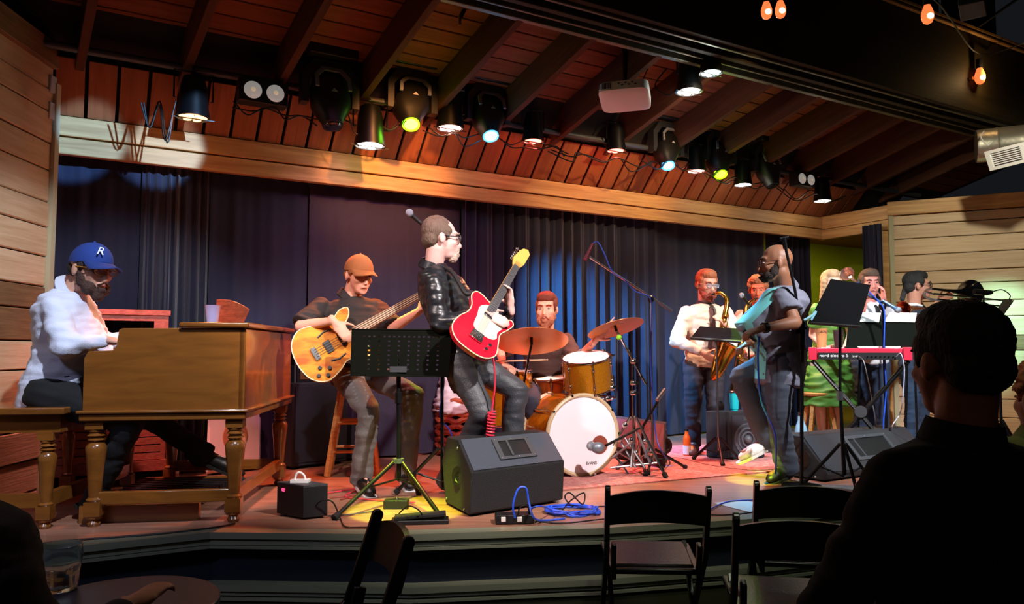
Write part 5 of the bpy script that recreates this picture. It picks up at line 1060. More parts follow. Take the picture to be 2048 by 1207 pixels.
put('desk_legs', MB().tube([P(1720, 697, y0), V((P(1720, 697, y0).x, y0 + .1, ST + .02))], .010).tube([P(1815, 699, y0), V((P(1815, 699, y0).x, y0 + .1, ST + .02))], .010), M['blk'], dk)
for x0, x1, l in ((1702, 1758, 'white song sheet at the left half of the keyboard desk'), (1768, 1830, 'white song sheet at the right half of the keyboard desk')):
    put('song_sheet', MB().prism([P(x0, 643, y0 + .10), P(x1, 644, y0 + .10), P(x1 + 4, 625, y0 + .13), P(x0 + 12, 624, y0 + .13)], (0, .003, 0)), M['paper'], label=l, cat='sheet music')
oc = thing('plastic_cup', 'tall orange plastic cup with dark lettering standing on the red keyboard', 'cup', kq(.10, .12, .072)); c0 = kq(.085, .10, .0725)
put('cup_body', MB().tube2([(c0, .034), (c0 + V((0, 0, .08)), .041), (c0 + V((0, 0, .15)), .047), (c0 + V((0, 0, .153)), .049)], V((0, 0, 1)), 24), mat('orange_cup', 'd8905c', .4), oc)
text('lettering', 'GROSH', .026, mat('cup_print', '6a3a24', .6), oc, c0 + V((0, -.0465, .125)), X_, (0, 0, 1), ext=.0012)
dc = kq(.21, .14, .0725); t = thing('plastic_cup', 'dark plastic cup beside the orange one on the keyboard', 'cup', dc); put('cup_body', MB().tube2([(dc, .03), (dc + V((0, 0, .14)), .042)], V((0, 0, 1)), 20), mat('dark_cup', '3a2a2c', .3), t)
cable([kq(KLn - .10, -.005, .0), kq(KLn - .07, -.06, .02), kq(KLn - .05, -.05, -.10), kq(KLn - .07, -.02, -.35), P(1798, 830, 5.9), P(1783, 858, 5.9)] + FZ([(1790, 905)]), .004, mat('pale_cord', 'b8b8c8', .5), 'pale cable hanging from the right end of the keyboard')
cable([kq(.36, -.005, 0), kq(.39, -.05, -.04), kq(.42, -.04, -.2), P(1742, 790, 6.0), P(1752, 850, 6.0)] + FZ([(1752, 900)]), .004, M['steel'], 'grey cable hanging from the middle of the keyboard')
# ------------------------------------------------------------------ guitars
def gframe(o, x, n):  # local frame: x towards the headstock, z out of the face
    x = V(x).normalized(); n = V(n); n = (n - x * n.dot(x)).normalized(); y = n.cross(x); return lambda a, b, c=0: V(o) + x * a + y * b + n * c, x, y, n
def outline(pts, n=5):
    p = [V((a, b, 0)) for a, b in pts]; out = []; m = len(p)
    for i in range(m):
        a, b, c, d = p[i - 1], p[i], p[(i + 1) % m], p[(i + 2) % m]
        for k in range(n): t = k / n; out.append(.5 * ((2 * b) + (c - a) * t + (2 * a - 5 * b + 4 * c - d) * t * t + (3 * b - a - 3 * c + d) * t ** 3))
    return out
def guitar(label, name, o, x, n, pts, th, m, neck0, neck1, hw0, hw1, nstr, bridge, pick=None, pm=None, binding=None, holes=(), pickups=(), knobs=(), head='six', sc=1.0, nm=None, fbm=None):
    f0, X, Y, N = gframe(o, x, n); f = lambda a, b, c=0: f0(a * sc, b * sc, c)
    t = thing(name, label, 'guitar', f(0, 0)); ol = outline(pts)
    put('guitar_body', MB().prism([f(p.x, p.y, -th) for p in ol], N * th), m, t, bev=.005)
    if binding: put('binding', MB().tube([f(p.x, p.y, -.001) for p in ol + ol[:1]], .0035, 6, False), binding, t)
    wd = nm or M['maple']
    def slab(a0, a1, w0, w1, c0, c1, off0=0, off1=0): return MB().hexa([f(a0, off0 - w0, c0), f(a1, off1 - w1, c0), f(a1, off1 + w1, c0), f(a0, off0 + w0, c0), f(a0, off0 - w0, c1), f(a1, off1 - w1, c1), f(a1, off1 + w1, c1), f(a0, off0 + w0, c1)])
    put('neck', slab(neck0, neck1, hw0, hw1, -.022, .006), wd, t, bev=.004); fb = put('fingerboard', slab(neck0, neck1, hw0, hw1, .006, .012), fbm or mat('rosewood', '3a2a24', .5), t)
    b = MB(); L = neck1 - bridge
    for i in range(1, 21):
        a = neck1 - L * (1 - 2 ** (-i / 12))
        if a > neck0 + .005: w_ = hw1 + (hw0 - hw1) * (neck1 - a) / (neck1 - neck0); b.box(f(a, 0, .0125), (.002, 2 * w_ * sc, .002), Matrix((X, Y, N)).transposed())
    put('frets', b, M['steel'], fb)
    if head == 'six': hp = [(neck1, -hw1), (neck1 + .02, -hw1 - .006), (neck1 + .06, -.040), (neck1 + .17, -.042), (neck1 + .20, -.015), (neck1 + .18, .018), (neck1 + .15, .030), (neck1 + .06, .046), (neck1 + .02, .032), (neck1, hw1)]
    else: hp = [(neck1, -hw1), (neck1 + .05, -.045), (neck1 + .2, -.05), (neck1 + .2, .05), (neck1 + .05, .045), (neck1, hw1)]
    put('headstock', MB().prism([f(a, b_, -.018) for a, b_ in hp], N * .014), wd, t, bev=.002)
    b = MB()
    for i in range(nstr):
        a = neck1 + .045 + i * .021 * (6 / nstr); sg = 1 if head == 'six' else (1 if i % 2 else -1); c = f(a, .040 * sg, -.012); b.cyl(f(a, .020 * sg, -.012), c, .004); b.ell(f(a, .052 * sg, -.012), (.010, .010, .010), None, 8, 6)
    put('tuners', b, M['chrome'], t)
    b = MB(); ws = .8
    for i in range(nstr): u = (i / (nstr - 1) - .5) * 2 * ws; b.tube([f(bridge, u * hw0, .018), f(neck1, u * hw1, .015), f(neck1 + .05, u * hw1 * 1.1, .0)], .0011 if nstr > 4 else .0018, 4)
    put('strings', b, M['steel'], t)
    put('bridge', MB().box(f(bridge, 0, .009), (.035, .085 * sc, .014), Matrix((X, Y, N)).transposed()), M['chrome'], t, bev=.002)
    for a, w_, l_ in pickups: put('pickup', MB().box(f(a, 0, .006), (l_, w_, .012), Matrix((X, Y, N)).transposed()), M['blkp'] if w_ > .07 else M['chrome'], t, bev=.002)
    for a, b_ in knobs: put('knob', MB().tube2([(f(a, b_, 0), .013), (f(a, b_, .014), .011)], N, 14), M['chrome'] if pick else M['blkp'], t)
    if pick: put('pickguard', MB().prism([f(p.x, p.y, .0005) for p in outline(pick)], N * .0025), pm, t)
    for pth in holes: b = MB().tube([f(a, b_, .001) for a, b_ in pth], .006, 6); put('sound_hole', b, M['blkp'], t)
    return t, f
flame = mat('flame_maple', 'e89a24', .6, 0, 0, 60, 0, 7, spec=.25, col2='b0500c', stretch=(1, 1, 3))
# bass guitar: hollow double-cutaway body
pb_, ph = P(663, 690, 4.70), P(828, 597, 4.86)
semi = [(-.235, 0), (-.21, .12), (-.13, .185), (-.03, .165), (.03, .135), (.09, .145), (.155, .175), (.205, .165), (.19, .12), (.14, .075), (.125, 0), (.14, -.075), (.19, -.12), (.205, -.165), (.155, -.175), (.09, -.145), (.03, -.135), (-.03, -.165), (-.13, -.185), (-.21, -.12)]
t, f = guitar('amber flame-topped hollow bass guitar on the lap of the seated bass player', 'bass_guitar', pb_, ph - pb_, (.12, -.97, .20), semi, .045, flame, .12, .64, .030, .021, 4, -.11, binding=mat('cream_binding', 'e8dcb0', .4), pickups=((-.02, .08, .045), (.08, .08, .045)), knobs=((-.13, -.09), (-.16, -.13), (-.08, -.12), (-.11, -.155)), holes=([(-.05, .085), (.0, .10), (.05, .09)], [(-.05, -.085), (.0, -.10), (.05, -.09)]), head='bass', nm=M['maple'], fbm=mat('pale_board', 'c89a78', .5))
# red single-cutaway guitar
pg, phd = P(964, 652, 4.42), P(1034, 530, 4.80)
tele = [(-.20, 0), (-.185, .10), (-.12, .155), (-.03, .145), (.03, .118), (.09, .118), (.155, .150), (.20, .135), (.205, .09), (.19, .03), (.185, -.035), (.13, -.055), (.145, -.10), (.175, -.14), (.15, -.165), (.09, -.145), (.03, -.120), (-.03, -.135), (-.12, -.155), (-.185, -.10)]
tele = [(a, b) for a, b in tele]
t, f = guitar('bright red single-cutaway electric guitar in the hands of the man in leather', 'electric_guitar', pg, phd - pg, (.30, -.93, .12), tele, .042, mat('red_gloss', 'd01830', .15, coat=.5), .12, .58, .028, .021, 6, -.10, pick=[(.17, .02), (.17, -.04), (.10, -.07), (.10, -.12), (.03, -.10), (-.02, -.11), (-.05, -.06), (-.04, .04), (.05, .06), (.12, .07)], pm=mat('cream_guard', 'e8dcc0', .35), pickups=((-.07, .075, .03), (.09, .06, .02)), knobs=((-.13, -.085), (-.09, -.095)), nm=mat('yellow_maple', 'd8a850', .4), fbm=mat('dark_board', '4a4648', .5), binding=mat('cream_binding', 'e8dcb0', .4))
st_ = [f(.19, .15, -.02), P(930, 585, 4.50), P(905, 545, 4.60), P(880, 532, 4.70)]; put('strap', MB().tube(arc(st_), .014, 8), mat('strap', '181418', .7), t)
# red coiled lead
b = MB(); path = [f(-.18, -.05, -.01), P(982, 705, 4.42), P(990, 760, 4.44), P(984, 822, 4.46)]; pp = arc(path)
p0, p1 = P(984, 822, 4.46), P(976, 925, 4.50); pts = pp[:]
for i in range(240): u = i / 240; a = u * 2 * PI * 17; pts.append(p0.lerp(p1, u) + V((.022 * math.cos(a), .022 * math.sin(a), 0)))
pts += [P(978, 950, 4.52), Z(985, 985), Z(1000, 990)]
put('coiled_lead', MB().tube(pts, .0055, 6), M['redc'], label='red coiled lead hanging from the red guitar to the floor', cat='cable')
# ------------------------------------------------------------------ saxophones
def sax(label, neck, crook, bow, bell, mp):
    t = thing('saxophone', label, 'saxophone', bow); a = arc([mp, neck + V((0, 0, .0)), crook + V((-.0, 0, .0)), crook.lerp(bow, .15)], 6)
    put('mouthpiece', MB().tube([mp, mp.lerp(neck, .35)], [.009, .014], 10), M['blkp'], t)
    pts = arc([mp.lerp(neck, .3), neck, crook, crook.lerp(bow, .3), crook.lerp(bow, .8), bow, bow.lerp(bell, .25) + (bell - crook).normalized() * .02, bow.lerp(bell, .6), bell], 6); n = len(pts)
    rs = [.009 + .028 * min(1, i / (n * .62)) + max(0, (i / n - .62) / .38) ** 1.8 * .048 for i in range(n)]
    put('tube_body', MB().tube(pts, rs, 16), M['brass'], t)
    d = (pts[-1] - pts[-3]).normalized(); put('bell_rim', MB().tube2([(bell - d * .01, rs[-1] * .98), (bell, rs[-1] * 1.12), (bell + d * .006, rs[-1] * 1.14), (bell, rs[-1] * .95), (bell - d * .05, rs[-1] * .6)], d, 24), M['brass'], t)
    ax = (bow - crook).normalized(); fr_ = V((0, -1, 0)); sd = ax.cross(fr_).normalized()
    for i in range(9):
        c = crook.lerp(bow, .2 + i * .085) + fr_ * .045 + sd * (.012 if i % 2 else -.012); put('key_cup', MB().tube2([(c, .013 + .001 * i), (c + fr_ * .008, .013 + .001 * i)], fr_, 14), mat('brass_dark', '9a5a20', .3, .9), t)
    for s_ in (-1, 1): put('key_rod', MB().tube([crook.lerp(bow, .15) + fr_ * .035 + sd * .024 * s_, crook.lerp(bow, .92) + fr_ * .045 + sd * .024 * s_], .004, 6), M['brass'], t)
    return t
sax('brass tenor saxophone played by the bespectacled man in a cream shirt', P(1442, 586, 6.42), P(1454, 602, 6.38), P(1428, 752, 6.28), P(1462, 690, 6.22), P(1424, 588, 6.48))
sax('brass saxophone partly hidden behind the singer\'s raised knee', P(1500, 604, 6.82), P(1492, 618, 6.78), P(1468, 778, 6.66), P(1492, 722, 6.58), P(1514, 596, 6.92))
# trombone
tb = thing('trombone', 'dark trombone with a wide bell pointing right against the plank wall', 'trombone', P(1900, 600, 6.85))
bc = P(1940, 586, 7.12); b0 = P(1864, 577, 6.82); d = (bc - b0).normalized()
L_b = (bc - b0).length
dk_ = mat('black_brass', '14141a', .12, .6, spec=.8)
put('bell', MB().tube2([(b0, .010), (b0 + d * L_b * .35, .014), (b0 + d * L_b * .6, .022), (b0 + d * L_b * .78, .035), (b0 + d * L_b * .9, .07), (b0 + d * L_b * .97, .105), (bc, .128), (bc + d * .003, .129), (bc - d * .004, .122), (b0 + d * L_b * .9, .06), (b0 + d * L_b * .7, .02)], d, 36), dk_, tb)
put('slide_tube', MB().tube([P(1868, 587, 6.78), P(2004, 600, 7.2)], .0085), dk_, tb); put('slide_tube', MB().tube([P(1876, 598, 6.78), P(2004, 612, 7.2)], .0085), dk_, tb); put('slide_bow', MB().tube(arc([P(2004, 600, 7.2), P(2012, 606, 7.22), P(2004, 612, 7.2)]), .009), dk_, tb)
put('back_tube', MB().tube(arc([b0, P(1852, 580, 6.94), P(1850, 592, 6.94), P(1862, 598, 6.88), P(1884, 600, 6.8)]), .010), M['steel'], tb); put('mouthpiece', MB().tube([P(1851, 583, 6.95), P(1868, 588, 6.82)], [.014, .007], 10), M['chrome'], tb)
# trumpets
def trumpet(label, a, b_, m):
    d = (b_ - a).normalized(); L = (b_ - a).length; t = thing('trumpet', label, 'trumpet', a.lerp(b_, .5))
    put('bell', MB().tube2([(a, .007), (a + d * L * .6, .010), (a + d * L * .8, .018), (a + d * L * .93, .036), (b_, .060), (b_ - d * .004, .054), (b_ - d * L * .15, .015)], d, 28), m, t)
    dn = V((0, 0, -1)); put('lead_pipe', MB().tube(arc([a - d * .05, a + d * L * .3 + dn * .01, a + d * L * .62 + dn * .02, a + d * L * .68 + dn * .045, a + d * L * .6 + dn * .07, a + d * L * .2 + dn * .07, a + d * L * .05 + dn * .04, a]), .006), m, t)
    for i in range(3): c = a + d * (L * .32 + i * .026); put('valve', MB().tube([c + dn * -.05, c + dn * .09], .010, 10), M['chrome'], t)
    put('mouthpiece', MB().tube([a - d * .05, a - d * .085], [.006, .012], 10), M['chrome'], t)
trumpet('brass trumpet raised to the lips of the man in the white shirt', P(1733, 583, 6.83), P(1694, 547, 6.45), mat('rose_brass', 'e0a890', .2, .9))
fh = P(1812, 618, 6.3); 
t = thing('flugelhorn', 'copper flugelhorn resting on a peg stand behind the song sheets', 'horn', V((P(1822, 640, 6.3).x, 6.3, ST)))
a, b_ = P(1840, 616, 6.35), P(1806, 618, 6.22); d = (b_ - a).normalized(); L = (b_ - a).length
put('bell', MB().tube2([(a, .010), (a + d * L * .5, .022), (a + d * L * .85, .045), (b_, .068), (b_ - d * .004, .06), (a + d * L * .6, .02)], d, 28), mat('copper', 'a85838', .25, .9), t)
put('pipe', MB().tube(arc([a, P(1850, 618, 6.4), P(1848, 628, 6.4), P(1830, 630, 6.32)]), .008), mat('copper', 'a85838', .25, .9), t)
q = P(1826, 628, 6.3); put('peg_stand', MB().tube([q, V((q.x, q.y, ST + .012))], .009).cyl(V((q.x, q.y, ST)), V((q.x, q.y, ST + .012)), .11, n=24), M['blk'], t)
# ------------------------------------------------------------------ lamps on the pipe
pipe = put('lighting_pipe', MB().tube([G(-.2, .42, 3.335), G(9.3, .42, 3.335)], .026, 12), M['grey'], label='long grey lighting pipe carrying the row of stage lamps', cat='pipe')
rl = random.Random(3)
def par(px, py, t_, wpx, col, strength, label, tilt=(0, 0, -1), spot=None, top=None, grp='par cans'):
    c = Hp(px, py, t_); s = 1500 / c.y; r = wpx / s / 2; d = V(tilt).normalized(); t = thing('par_can', label, 'stage light', c, None); ln = 2.3 * r; u = d.orthogonal().normalized() if abs(d.z) < .9 else V((1, 0, 0)); u = HD
    put('housing', MB().tube2([(c - d * ln * 1.15, r * .35), (c - d * ln * 1.1, r * .62), (c - d * ln * .8, r * .80), (c - d * ln * .35, r * .86), (c - d * .02, r * .98), (c, r * 1.0), (c + d * .002, r * .9), (c - d * .012, r * .88)], d, 26), M['blk'], t)
    em = mat('lamp_' + col, col, .4, emit=strength)
    b = MB(); w1 = HD; w2 = d.cross(w1).normalized(); w1 = w2.cross(d)
    b.tube2([(c - d * .008, r * .28), (c - d * .001, r * .26)], d, 6)
    for i in range(6): a = PI / 3 * i; q = c + (w1 * math.cos(a) + w2 * math.sin(a)) * r * .56 - d * .004; b.tube2([(q - d * .006, r * .29), (q + d * .004, r * .25)], d, 6)
    put('lens', b, em, t, label='glowing lens cells'); put('gel_frame', MB().box(c + d * .004, (r * 2.5, .01, .006), frame_R(HD, QD)), M['blk'], t)
    b = MB(); hgt = c.z + ln * 1.25; tp = 3.335 if top is None else top; q = V((c.x, c.y, 0)) - d * 0
    m_ = c - d * ln * .5; b.tube([m_ + HD * r * .98, m_ + HD * r * 1.12, V((c.x, c.y, 0)) + HD * r * 1.12 + V((0, 0, max(hgt, m_.z + .1))), V((c.x, c.y, 0)) - HD * r * 1.12 + V((0, 0, max(hgt, m_.z + .1))), m_ - HD * r * 1.12, m_ - HD * r * .98], .007, 6); put('yoke', b, M['blk'], t)
    kq_ = V((c.x, c.y, max(hgt, m_.z + .1))); pz_ = G((kq_ - H0).dot(HD), .42, 3.335) if top is None else V((c.x, c.y, tp)); put('clamp', MB().tube([kq_, kq_.lerp(pz_, .5) + V((0, 0, .01)), pz_], .014, 8), M['steel'], t)
    if spot: e_, tg, sc_ = spot; light('SPOT', 'par_beam', c + d * .03, tg, lin(sc_), e_, .06, 58, .8)
    b = light('POINT', 'par_glow', c + d * .05, c + V((0, 0, -1)), lin(col), 2.2 if strength > 3 else .8, .05)
    return t
warm, redl, wht = 'ffb478', 'ff6a58', 'fff4e4'
par(386, 236, .50, 66, warm, 3, 'dim warm par can at the left end of the row, next to the double blinder', spot=(120, (-1.9, 4.3, .8), 'ff9a60'))
par(740, 292, .50, 64, wht, 14, 'brightly glowing par can between the unlit and the green moving heads', spot=(260, (-1.2, 4.9, .9), 'ff7a40'))
par(900, 257, .50, 58, 'ffb4a0', 12, 'pinkish bright par can between the green and the blue moving heads', spot=(260, (-.1, 5.2, .8), 'ff6a58'))
par(1066, 283, .50, 46, redl, 6, 'small red par can to the right of the first blue moving head', spot=(220, (.5, 5.9, .8), 'ff4a40'))
par(1232, 302, .50, 42, redl, 4, 'dull red par can beneath the white projector', spot=(220, (1.4, 6.3, .8), 'ff5040'))
par(1393, 343, .50, 40, 'ff9080', 7, 'red-orange par can between the second blue and second green moving heads', spot=(240, (2.2, 6.8, .9), 'ff7050'))
par(1486, 370, .50, 38, wht, 14, 'bright white par can to the right of the second green moving head', spot=(240, (3.3, 6.6, .8), 'ffc090'))
par(1645, 402, .50, 36, wht, 12, 'bright warm par can at the right end of the row', spot=(160, (4.2, 7.4, .9), 'ffb878'))
par(1378, 184, 1.45, 56, wht, 16, 'bright warm par can hanging lowest under the big beam', top=3.70, spot=(420, (1.0, 6.0, .9), 'ffc8a8'))
par(1422, 147, 1.74, 48, 'e8fff8', 6, 'cool white par can highest under the big beam', top=3.66, spot=(300, (3.0, 6.3, .9), 'd0f0ff'))
def mover(px, py, t_, hpx, label, col=None, bx=0, aim=None, en=0, spread=22):
    c = Hp(px, py, t_); s = 1500 / c.y; k = hpx / s / .40; t = thing('moving_head', label, 'stage light', c + V((0, 0, .3 * k)), None); H_, Q_, Zv = HD, QD, V((0, 0, 1))
    d = (Q_ * .35 + V((0, 0, -.94)) + H_ * (-.0)).normalized() if col is None else (V((-c.x, -c.y, 0)).normalized() * .52 + V((0, 0, -.85)) + H_ * bx).normalized()
    side = HD; fr_ = side.cross(d).normalized()
    top = c - d * .17 * k; 
    b = MB(); rg = []
    for u_, w_, h_ in ((-.20, .055, .05), (-.17, .10, .08), (-.06, .135, .105), (.08, .135, .105), (.15, .10, .09), (.20, .072, .072), (.235, .066, .066)): rg.append((c + d * u_ * k, side * w_ * k, fr_ * h_ * k))
    b.loft(rg, 20, 2.8); put('lamp_head', b, M['blkp'], t)
    e_ = c + d * .237 * k
    put('lens', MB().tube2([(e_ - d * .004, .055 * k), (e_ + d * .006 * k, .050 * k), (e_ + d * .012 * k, .03 * k)], d, 24), mat('lens_off', '1a1a20', .1, spec=.8) if col is None else mat('lamp_' + col, col, .3, emit=22), t, label='front lens')
    if col: put('lens_ring', MB().tube2([(e_ - d * .002, .066 * k), (e_ + d * .01, .066 * k), (e_ + d * .01, .056 * k), (e_, .056 * k)], d, 24), mat('ring_' + col, col, .3, emit=1.2), t, label='glowing ring round the lens')
    pc = c + d * .02 * k - fr_ * 0; nf = Q_ * .95 - Zv * .3; nf.normalize()
    fp = c + (fr_ if fr_.dot(QD) > 0 else -fr_) * .108 * k; ff = (fr_ if fr_.dot(QD) > 0 else -fr_)
    put('arrow_mark', MB().prism([fp + side * .022 * k + d * .03 * k, fp - side * .022 * k + d * .03 * k, fp - d * .0], ff * .003), mat('mark_grey', 'b8b8c4', .5), t)
    b = MB(); m_ = c - d * .05 * k; hq = lambda a, z: V((m_.x, m_.y, 0)) + H_ * a * k + V((0, 0, c.z + z * k))
    pl = [(-.20, -.06), (-.20, .14), (-.12, .25), (.12, .25), (.20, .14), (.20, -.06), (.15, -.06), (.15, .12), (.09, .19), (-.09, .19), (-.15, .12), (-.15, -.06)]
    b.prism([hq(a, z) - Q_ * .045 * k for a, z in pl], Q_ * .09 * k); fa = lambda a, u_: fp + side * a * k + d * (u_ - .0) * k - ff * .012 * k
    put('trim_band', MB().prism([fa(a, u_) for a, u_ in ((-.125, .0), (-.125, -.10), (-.07, -.17), (.07, -.17), (.125, -.10), (.125, .0), (.10, .0), (.10, -.085), (.052, -.142), (-.052, -.142), (-.10, -.085), (-.10, .0))], ff * .014 * k), mat('band_grey', '8a8e9a', .5), t)
    put('yoke', b, mat('yoke_grey', '34363e', .4, .2), t)
    b0_ = hq(0, .31); put('base', MB().box(b0_, (.34 * k, .24 * k, .10 * k), frame_R(HD, QD)), M['blkp'], t, bev=.01); put('base_plate', MB().box(hq(0, .375), (.16 * k, .10 * k, .02 * k), frame_R(HD, QD)), M['steel'], t)
    pz_ = G((b0_ - H0).dot(HD), .42, 3.335); put('clamp', MB().tube([hq(0, .37), pz_], .018, 8), M['steel'], t)
    if col: light('SPOT', 'mover_beam', e_ + d * .03, aim, lin(col), en, .03, spread, .85); light('POINT', 'mover_glow', e_ + d * .06 + ff * .05, e_, lin(col), 1.6, .04)
    return t
mover(660, 195, .50, 118, 'unlit black moving head left of the brightest par can')
mover(822, 205, .50, 108, 'moving head with a glowing green lens on the left half of the pipe', '8cff20', 0, (-.60, 4.42, ST), 350, 12)
mover(975, 230, .50, 98, 'moving head with a glowing blue lens on the left half of the pipe', '58b8ff', .12, (.85, 7.0, 1.6), 1400, 50)
mover(1333, 295, .50, 82, 'moving head with a glowing blue lens on the right half of the pipe', '50c0ff', .06, (1.7, 5.4, 1.2), 700, 26)
mover(1438, 312, .50, 82, 'moving head with a glowing green lens on the right half of the pipe', 'a4ff10', .05, (1.80, 5.45, ST), 600, 11)
mover(1533, 335, .50, 74, 'unlit moving head beside the right double blinder')
def blinder(px, py, w_, label):
    c = Hp(px, py, .50); s = 1500 / c.y; k = w_ / s; t = thing('blinder', label, 'stage light', c); R_ = frame_R(HD, V((0, 0, 1)) - QD * .0)
    nf = HD.cross(V((0, 0, 1))); nf = nf if nf.dot(QD) > 0 else -nf
    put('housing', MB().box(c, (k, k * .5, k * .35), R_), M['blkp'], t, bev=.008)
    for sg in (-1, 1):
        q = c + HD * k * .23 * sg + nf * k * .18; put('reflector', MB().tube2([(q - nf * .03, k * .17), (q, k * .185), (q + nf * .006, k * .17), (q + nf * .016, k * .10)], nf, 24), mat('reflector', 'd8d4cc', .4, emit=.22), t);  # faint emission added so the reflector discs look pale
        b = MB(); b.ell(q, (k * .07, k * .07, k * .07)); put('bulb', b, mat('dim_bulb', 'ffe8c0', .3, emit=.25), t)
    pz_ = G((c - H0).dot(HD), .42, 3.335); put('clamp', MB().tube([c + V((0, 0, k * .2)), pz_], .012, 8), M['steel'], t)
blinder(525, 188, 96, 'black two-lamp blinder between the left par can and unlit moving head'); blinder(1605, 360, 58, 'black two-lamp blinder near the right end of the lighting pipe')
# cable swags along the pipe
for i, (x0, x1, y0, dp, n_) in enumerate(((285, 350, 200, 85, 3), (470, 640, 208, 28, 4), (690, 800, 235, 30, 3), (850, 960, 258, 24, 3), (1000, 1130, 280, 18, 4), (1100, 1300, 295, 26, 5), (1290, 1420, 318, 22, 4), (1420, 1560, 350, 20, 4), (1560, 1690, 375, 22, 3))):
    for j in range(2):
        b = []; r_ = random.Random(i * 7 + j)
        for k_ in range(n_ + 2): u = k_ / (n_ + 1) + r_.uniform(-.06, .06); b.append(Hp(x0 + (x1 - x0) * u, y0 + (x1 - x0) * u * .14 + (dp * r_.uniform(.25, 1.0) if k_ % 2 else r_.uniform(-8, 8)), .50 + .03 * j + r_.uniform(-.02, .02)))
        lab = ['left of the first par can', 'under the left blinder', 'beside the brightest par can', 'between the green and blue moving heads', 'right of the first blue moving head', 'below the projector', 'around the second blue moving head', 'between the right-hand par cans', 'at the right end of the pipe'][i]
        cable(b, .0055, M['cord'], ('black power cable swag ' if j == 0 else 'second looped black cable ') + lab)
# projector
pj = thing('projector', 'white ceiling projector hanging from a rafter above the stage', 'projector', Hp(1250, 195, 1.05))
c = Hp(1250, 193, 1.30); k = 1500 / c.y; W_ = 100 / k; R_ = frame_R(V((.96, -.27, 0)), V((.27, .96, -.0))); Rt = R_ @ Matrix.Rotation(-.28, 3, 'X'); q = lambda x, y, z: c + Rt @ V((x, y, z))
put('case', MB().loft([(q(0, 0, -.048), Rt @ V((W_ * .46, 0, 0)), Rt @ V((0, W_ * .36, 0))), (q(0, 0, -.035), Rt @ V((W_ * .5, 0, 0)), Rt @ V((0, W_ * .40, 0))), (q(0, 0, .04), Rt @ V((W_ * .5, 0, 0)), Rt @ V((0, W_ * .40, 0))), (q(0, 0, .05), Rt @ V((W_ * .47, 0, 0)), Rt @ V((0, W_ * .37, 0)))], 28, 7), M['white'], pj)
b = MB()
for i in range(8): b.box(q(-W_ * .46 + i * .012, -W_ * .40, .005), (.005, .006, .055), Rt)
put('vent_slots', b, M['blkp'], pj); b = MB()
for i in range(6): b.box(q(-.03 + i * .026, -W_ * .40, .02 - .018 * (i % 2)), (.016, .006, .009), Rt)
put('sockets', b, M['blkp'], pj)
put('mount_arm', MB().tube([q(0, .02, .05), q(0, .02, .12), V((c.x, c.y + .02, c.z + .42))], .018), M['blk'], pj); put('mount_plate', MB().box(q(0, .02, .06), (.16, .14, .012), Rt), M['blk'], pj)
cable([q(.1, 0, .03), Hp(1300, 130, 1.1), Hp(1330, 95, 1.2), Hp(1345, 120, 1.2), Hp(1310, 170, 1.1), Hp(1340, 190, 1.2), Hp(1360, 150, 1.3), Hp(1350, 100, 1.4)], .006, M['cord'], 'tangled black cable between the projector and the big beam')
# sprinklers
for x0, y0, x1, y1, t_, l in ((945, -12, 920, 36, 1.25, 'slim black sprinkler pipe hanging from the boards top centre'), (1722, 207, 1692, 226, 1.25, 'small sprinkler pipe between the rafters above the right lamps')):
    t = thing('sprinkler', l, 'sprinkler', Hp(x1, y1, t_)); a, b_ = Hp(x0, y0, t_), Hp(x1, y1, t_); put('pipe', MB().tube([a + (a - b_) * .6 + V((0, 0, .05)), a, b_], .016 if x0 < 1000 else .010), M['blk'] if x0 < 1000 else M['steel'], t)
    b = MB(); b.tube([b_, b_ + V((0, 0, -.05))], [.011, .007]); b.tube2([(b_ + V((0, 0, -.05)), .018), (b_ + V((0, 0, -.054)), .018)], V((0, 0, 1)), 12); put('nozzle', b, M['brass'], t)
# switch boxes on the left post
bx = thing('junction_box', 'pair of pale metal conduit boxes joined by a pipe on the left wall end', 'junction box', P(97, 240, 4.78))
for y0, y1, x0 in ((152, 187, 0), (205, 240, -2)): 
    a, b_ = P(99 + x0, y0, 4.78), P(99 + x0, y1, 4.78); m_ = (a + b_) / 2; put('metal_box', MB().box(m_, (.062, .07, a.z - b_.z)), mat('pale_metal', 'b8c4cc', .5, .2), bx, bev=.006)
put('pipe', MB().tube([P(98, 186, 4.78), P(98, 206, 4.78)], .020), M['steel'], bx)
# duct and grille at the right
dt = thing('air_duct', 'round silver air duct with a white slatted outlet at the upper right', 'duct', P(1970, 300, 7.0))
a, b_ = P(1950, 292, 7.1), P(2010, 296, 6.6); dd_ = V((.75, -.66, 0))
a = P(1952, 293, 7.2); put('duct_pipe', MB().tube2([(a, .155), (a + WR * .02, .16), (a + WR * .16, .16), (a + WR * .17, .166), (a + WR * .19, .16), (a + WR * .5, .16)], WR, 32), mat('galvanised', 'a8a090', .35, .8, .2, 20), dt)
c = [P(1971, 303, 6.75), P(1983, 341, 6.75), P(2060, 322, 6.4), P(2050, 283, 6.4)]; nn = (c[2] - c[1]).cross(c[0] - c[1]).normalized()
if nn.y > 0: nn = -nn
def quadplate(c, u0, u1, v0, v1, n, th): f = lambda u, v: c[0].lerp(c[3], u).lerp(c[1].lerp(c[2], u), v); return MB().prism([f(u0, v0), f(u0, v1), f(u1, v1), f(u1, v0)], n * th)
b = MB()
for u0, u1, v0, v1 in ((0, 1, 0, .16), (0, 1, .84, 1), (0, .12, .16, .84), (.88, 1, .16, .84)): x = quadplate(c, u0, u1, v0, v1, nn, .02); b.add(x.v, x.f)
put('outlet_frame', b, M['white'], dt)
for i in range(6): v = .20 + i * .105; x = quadplate(c, .12, .88, v, v + .055, nn, .012); put('slat', x, M['white'], dt)
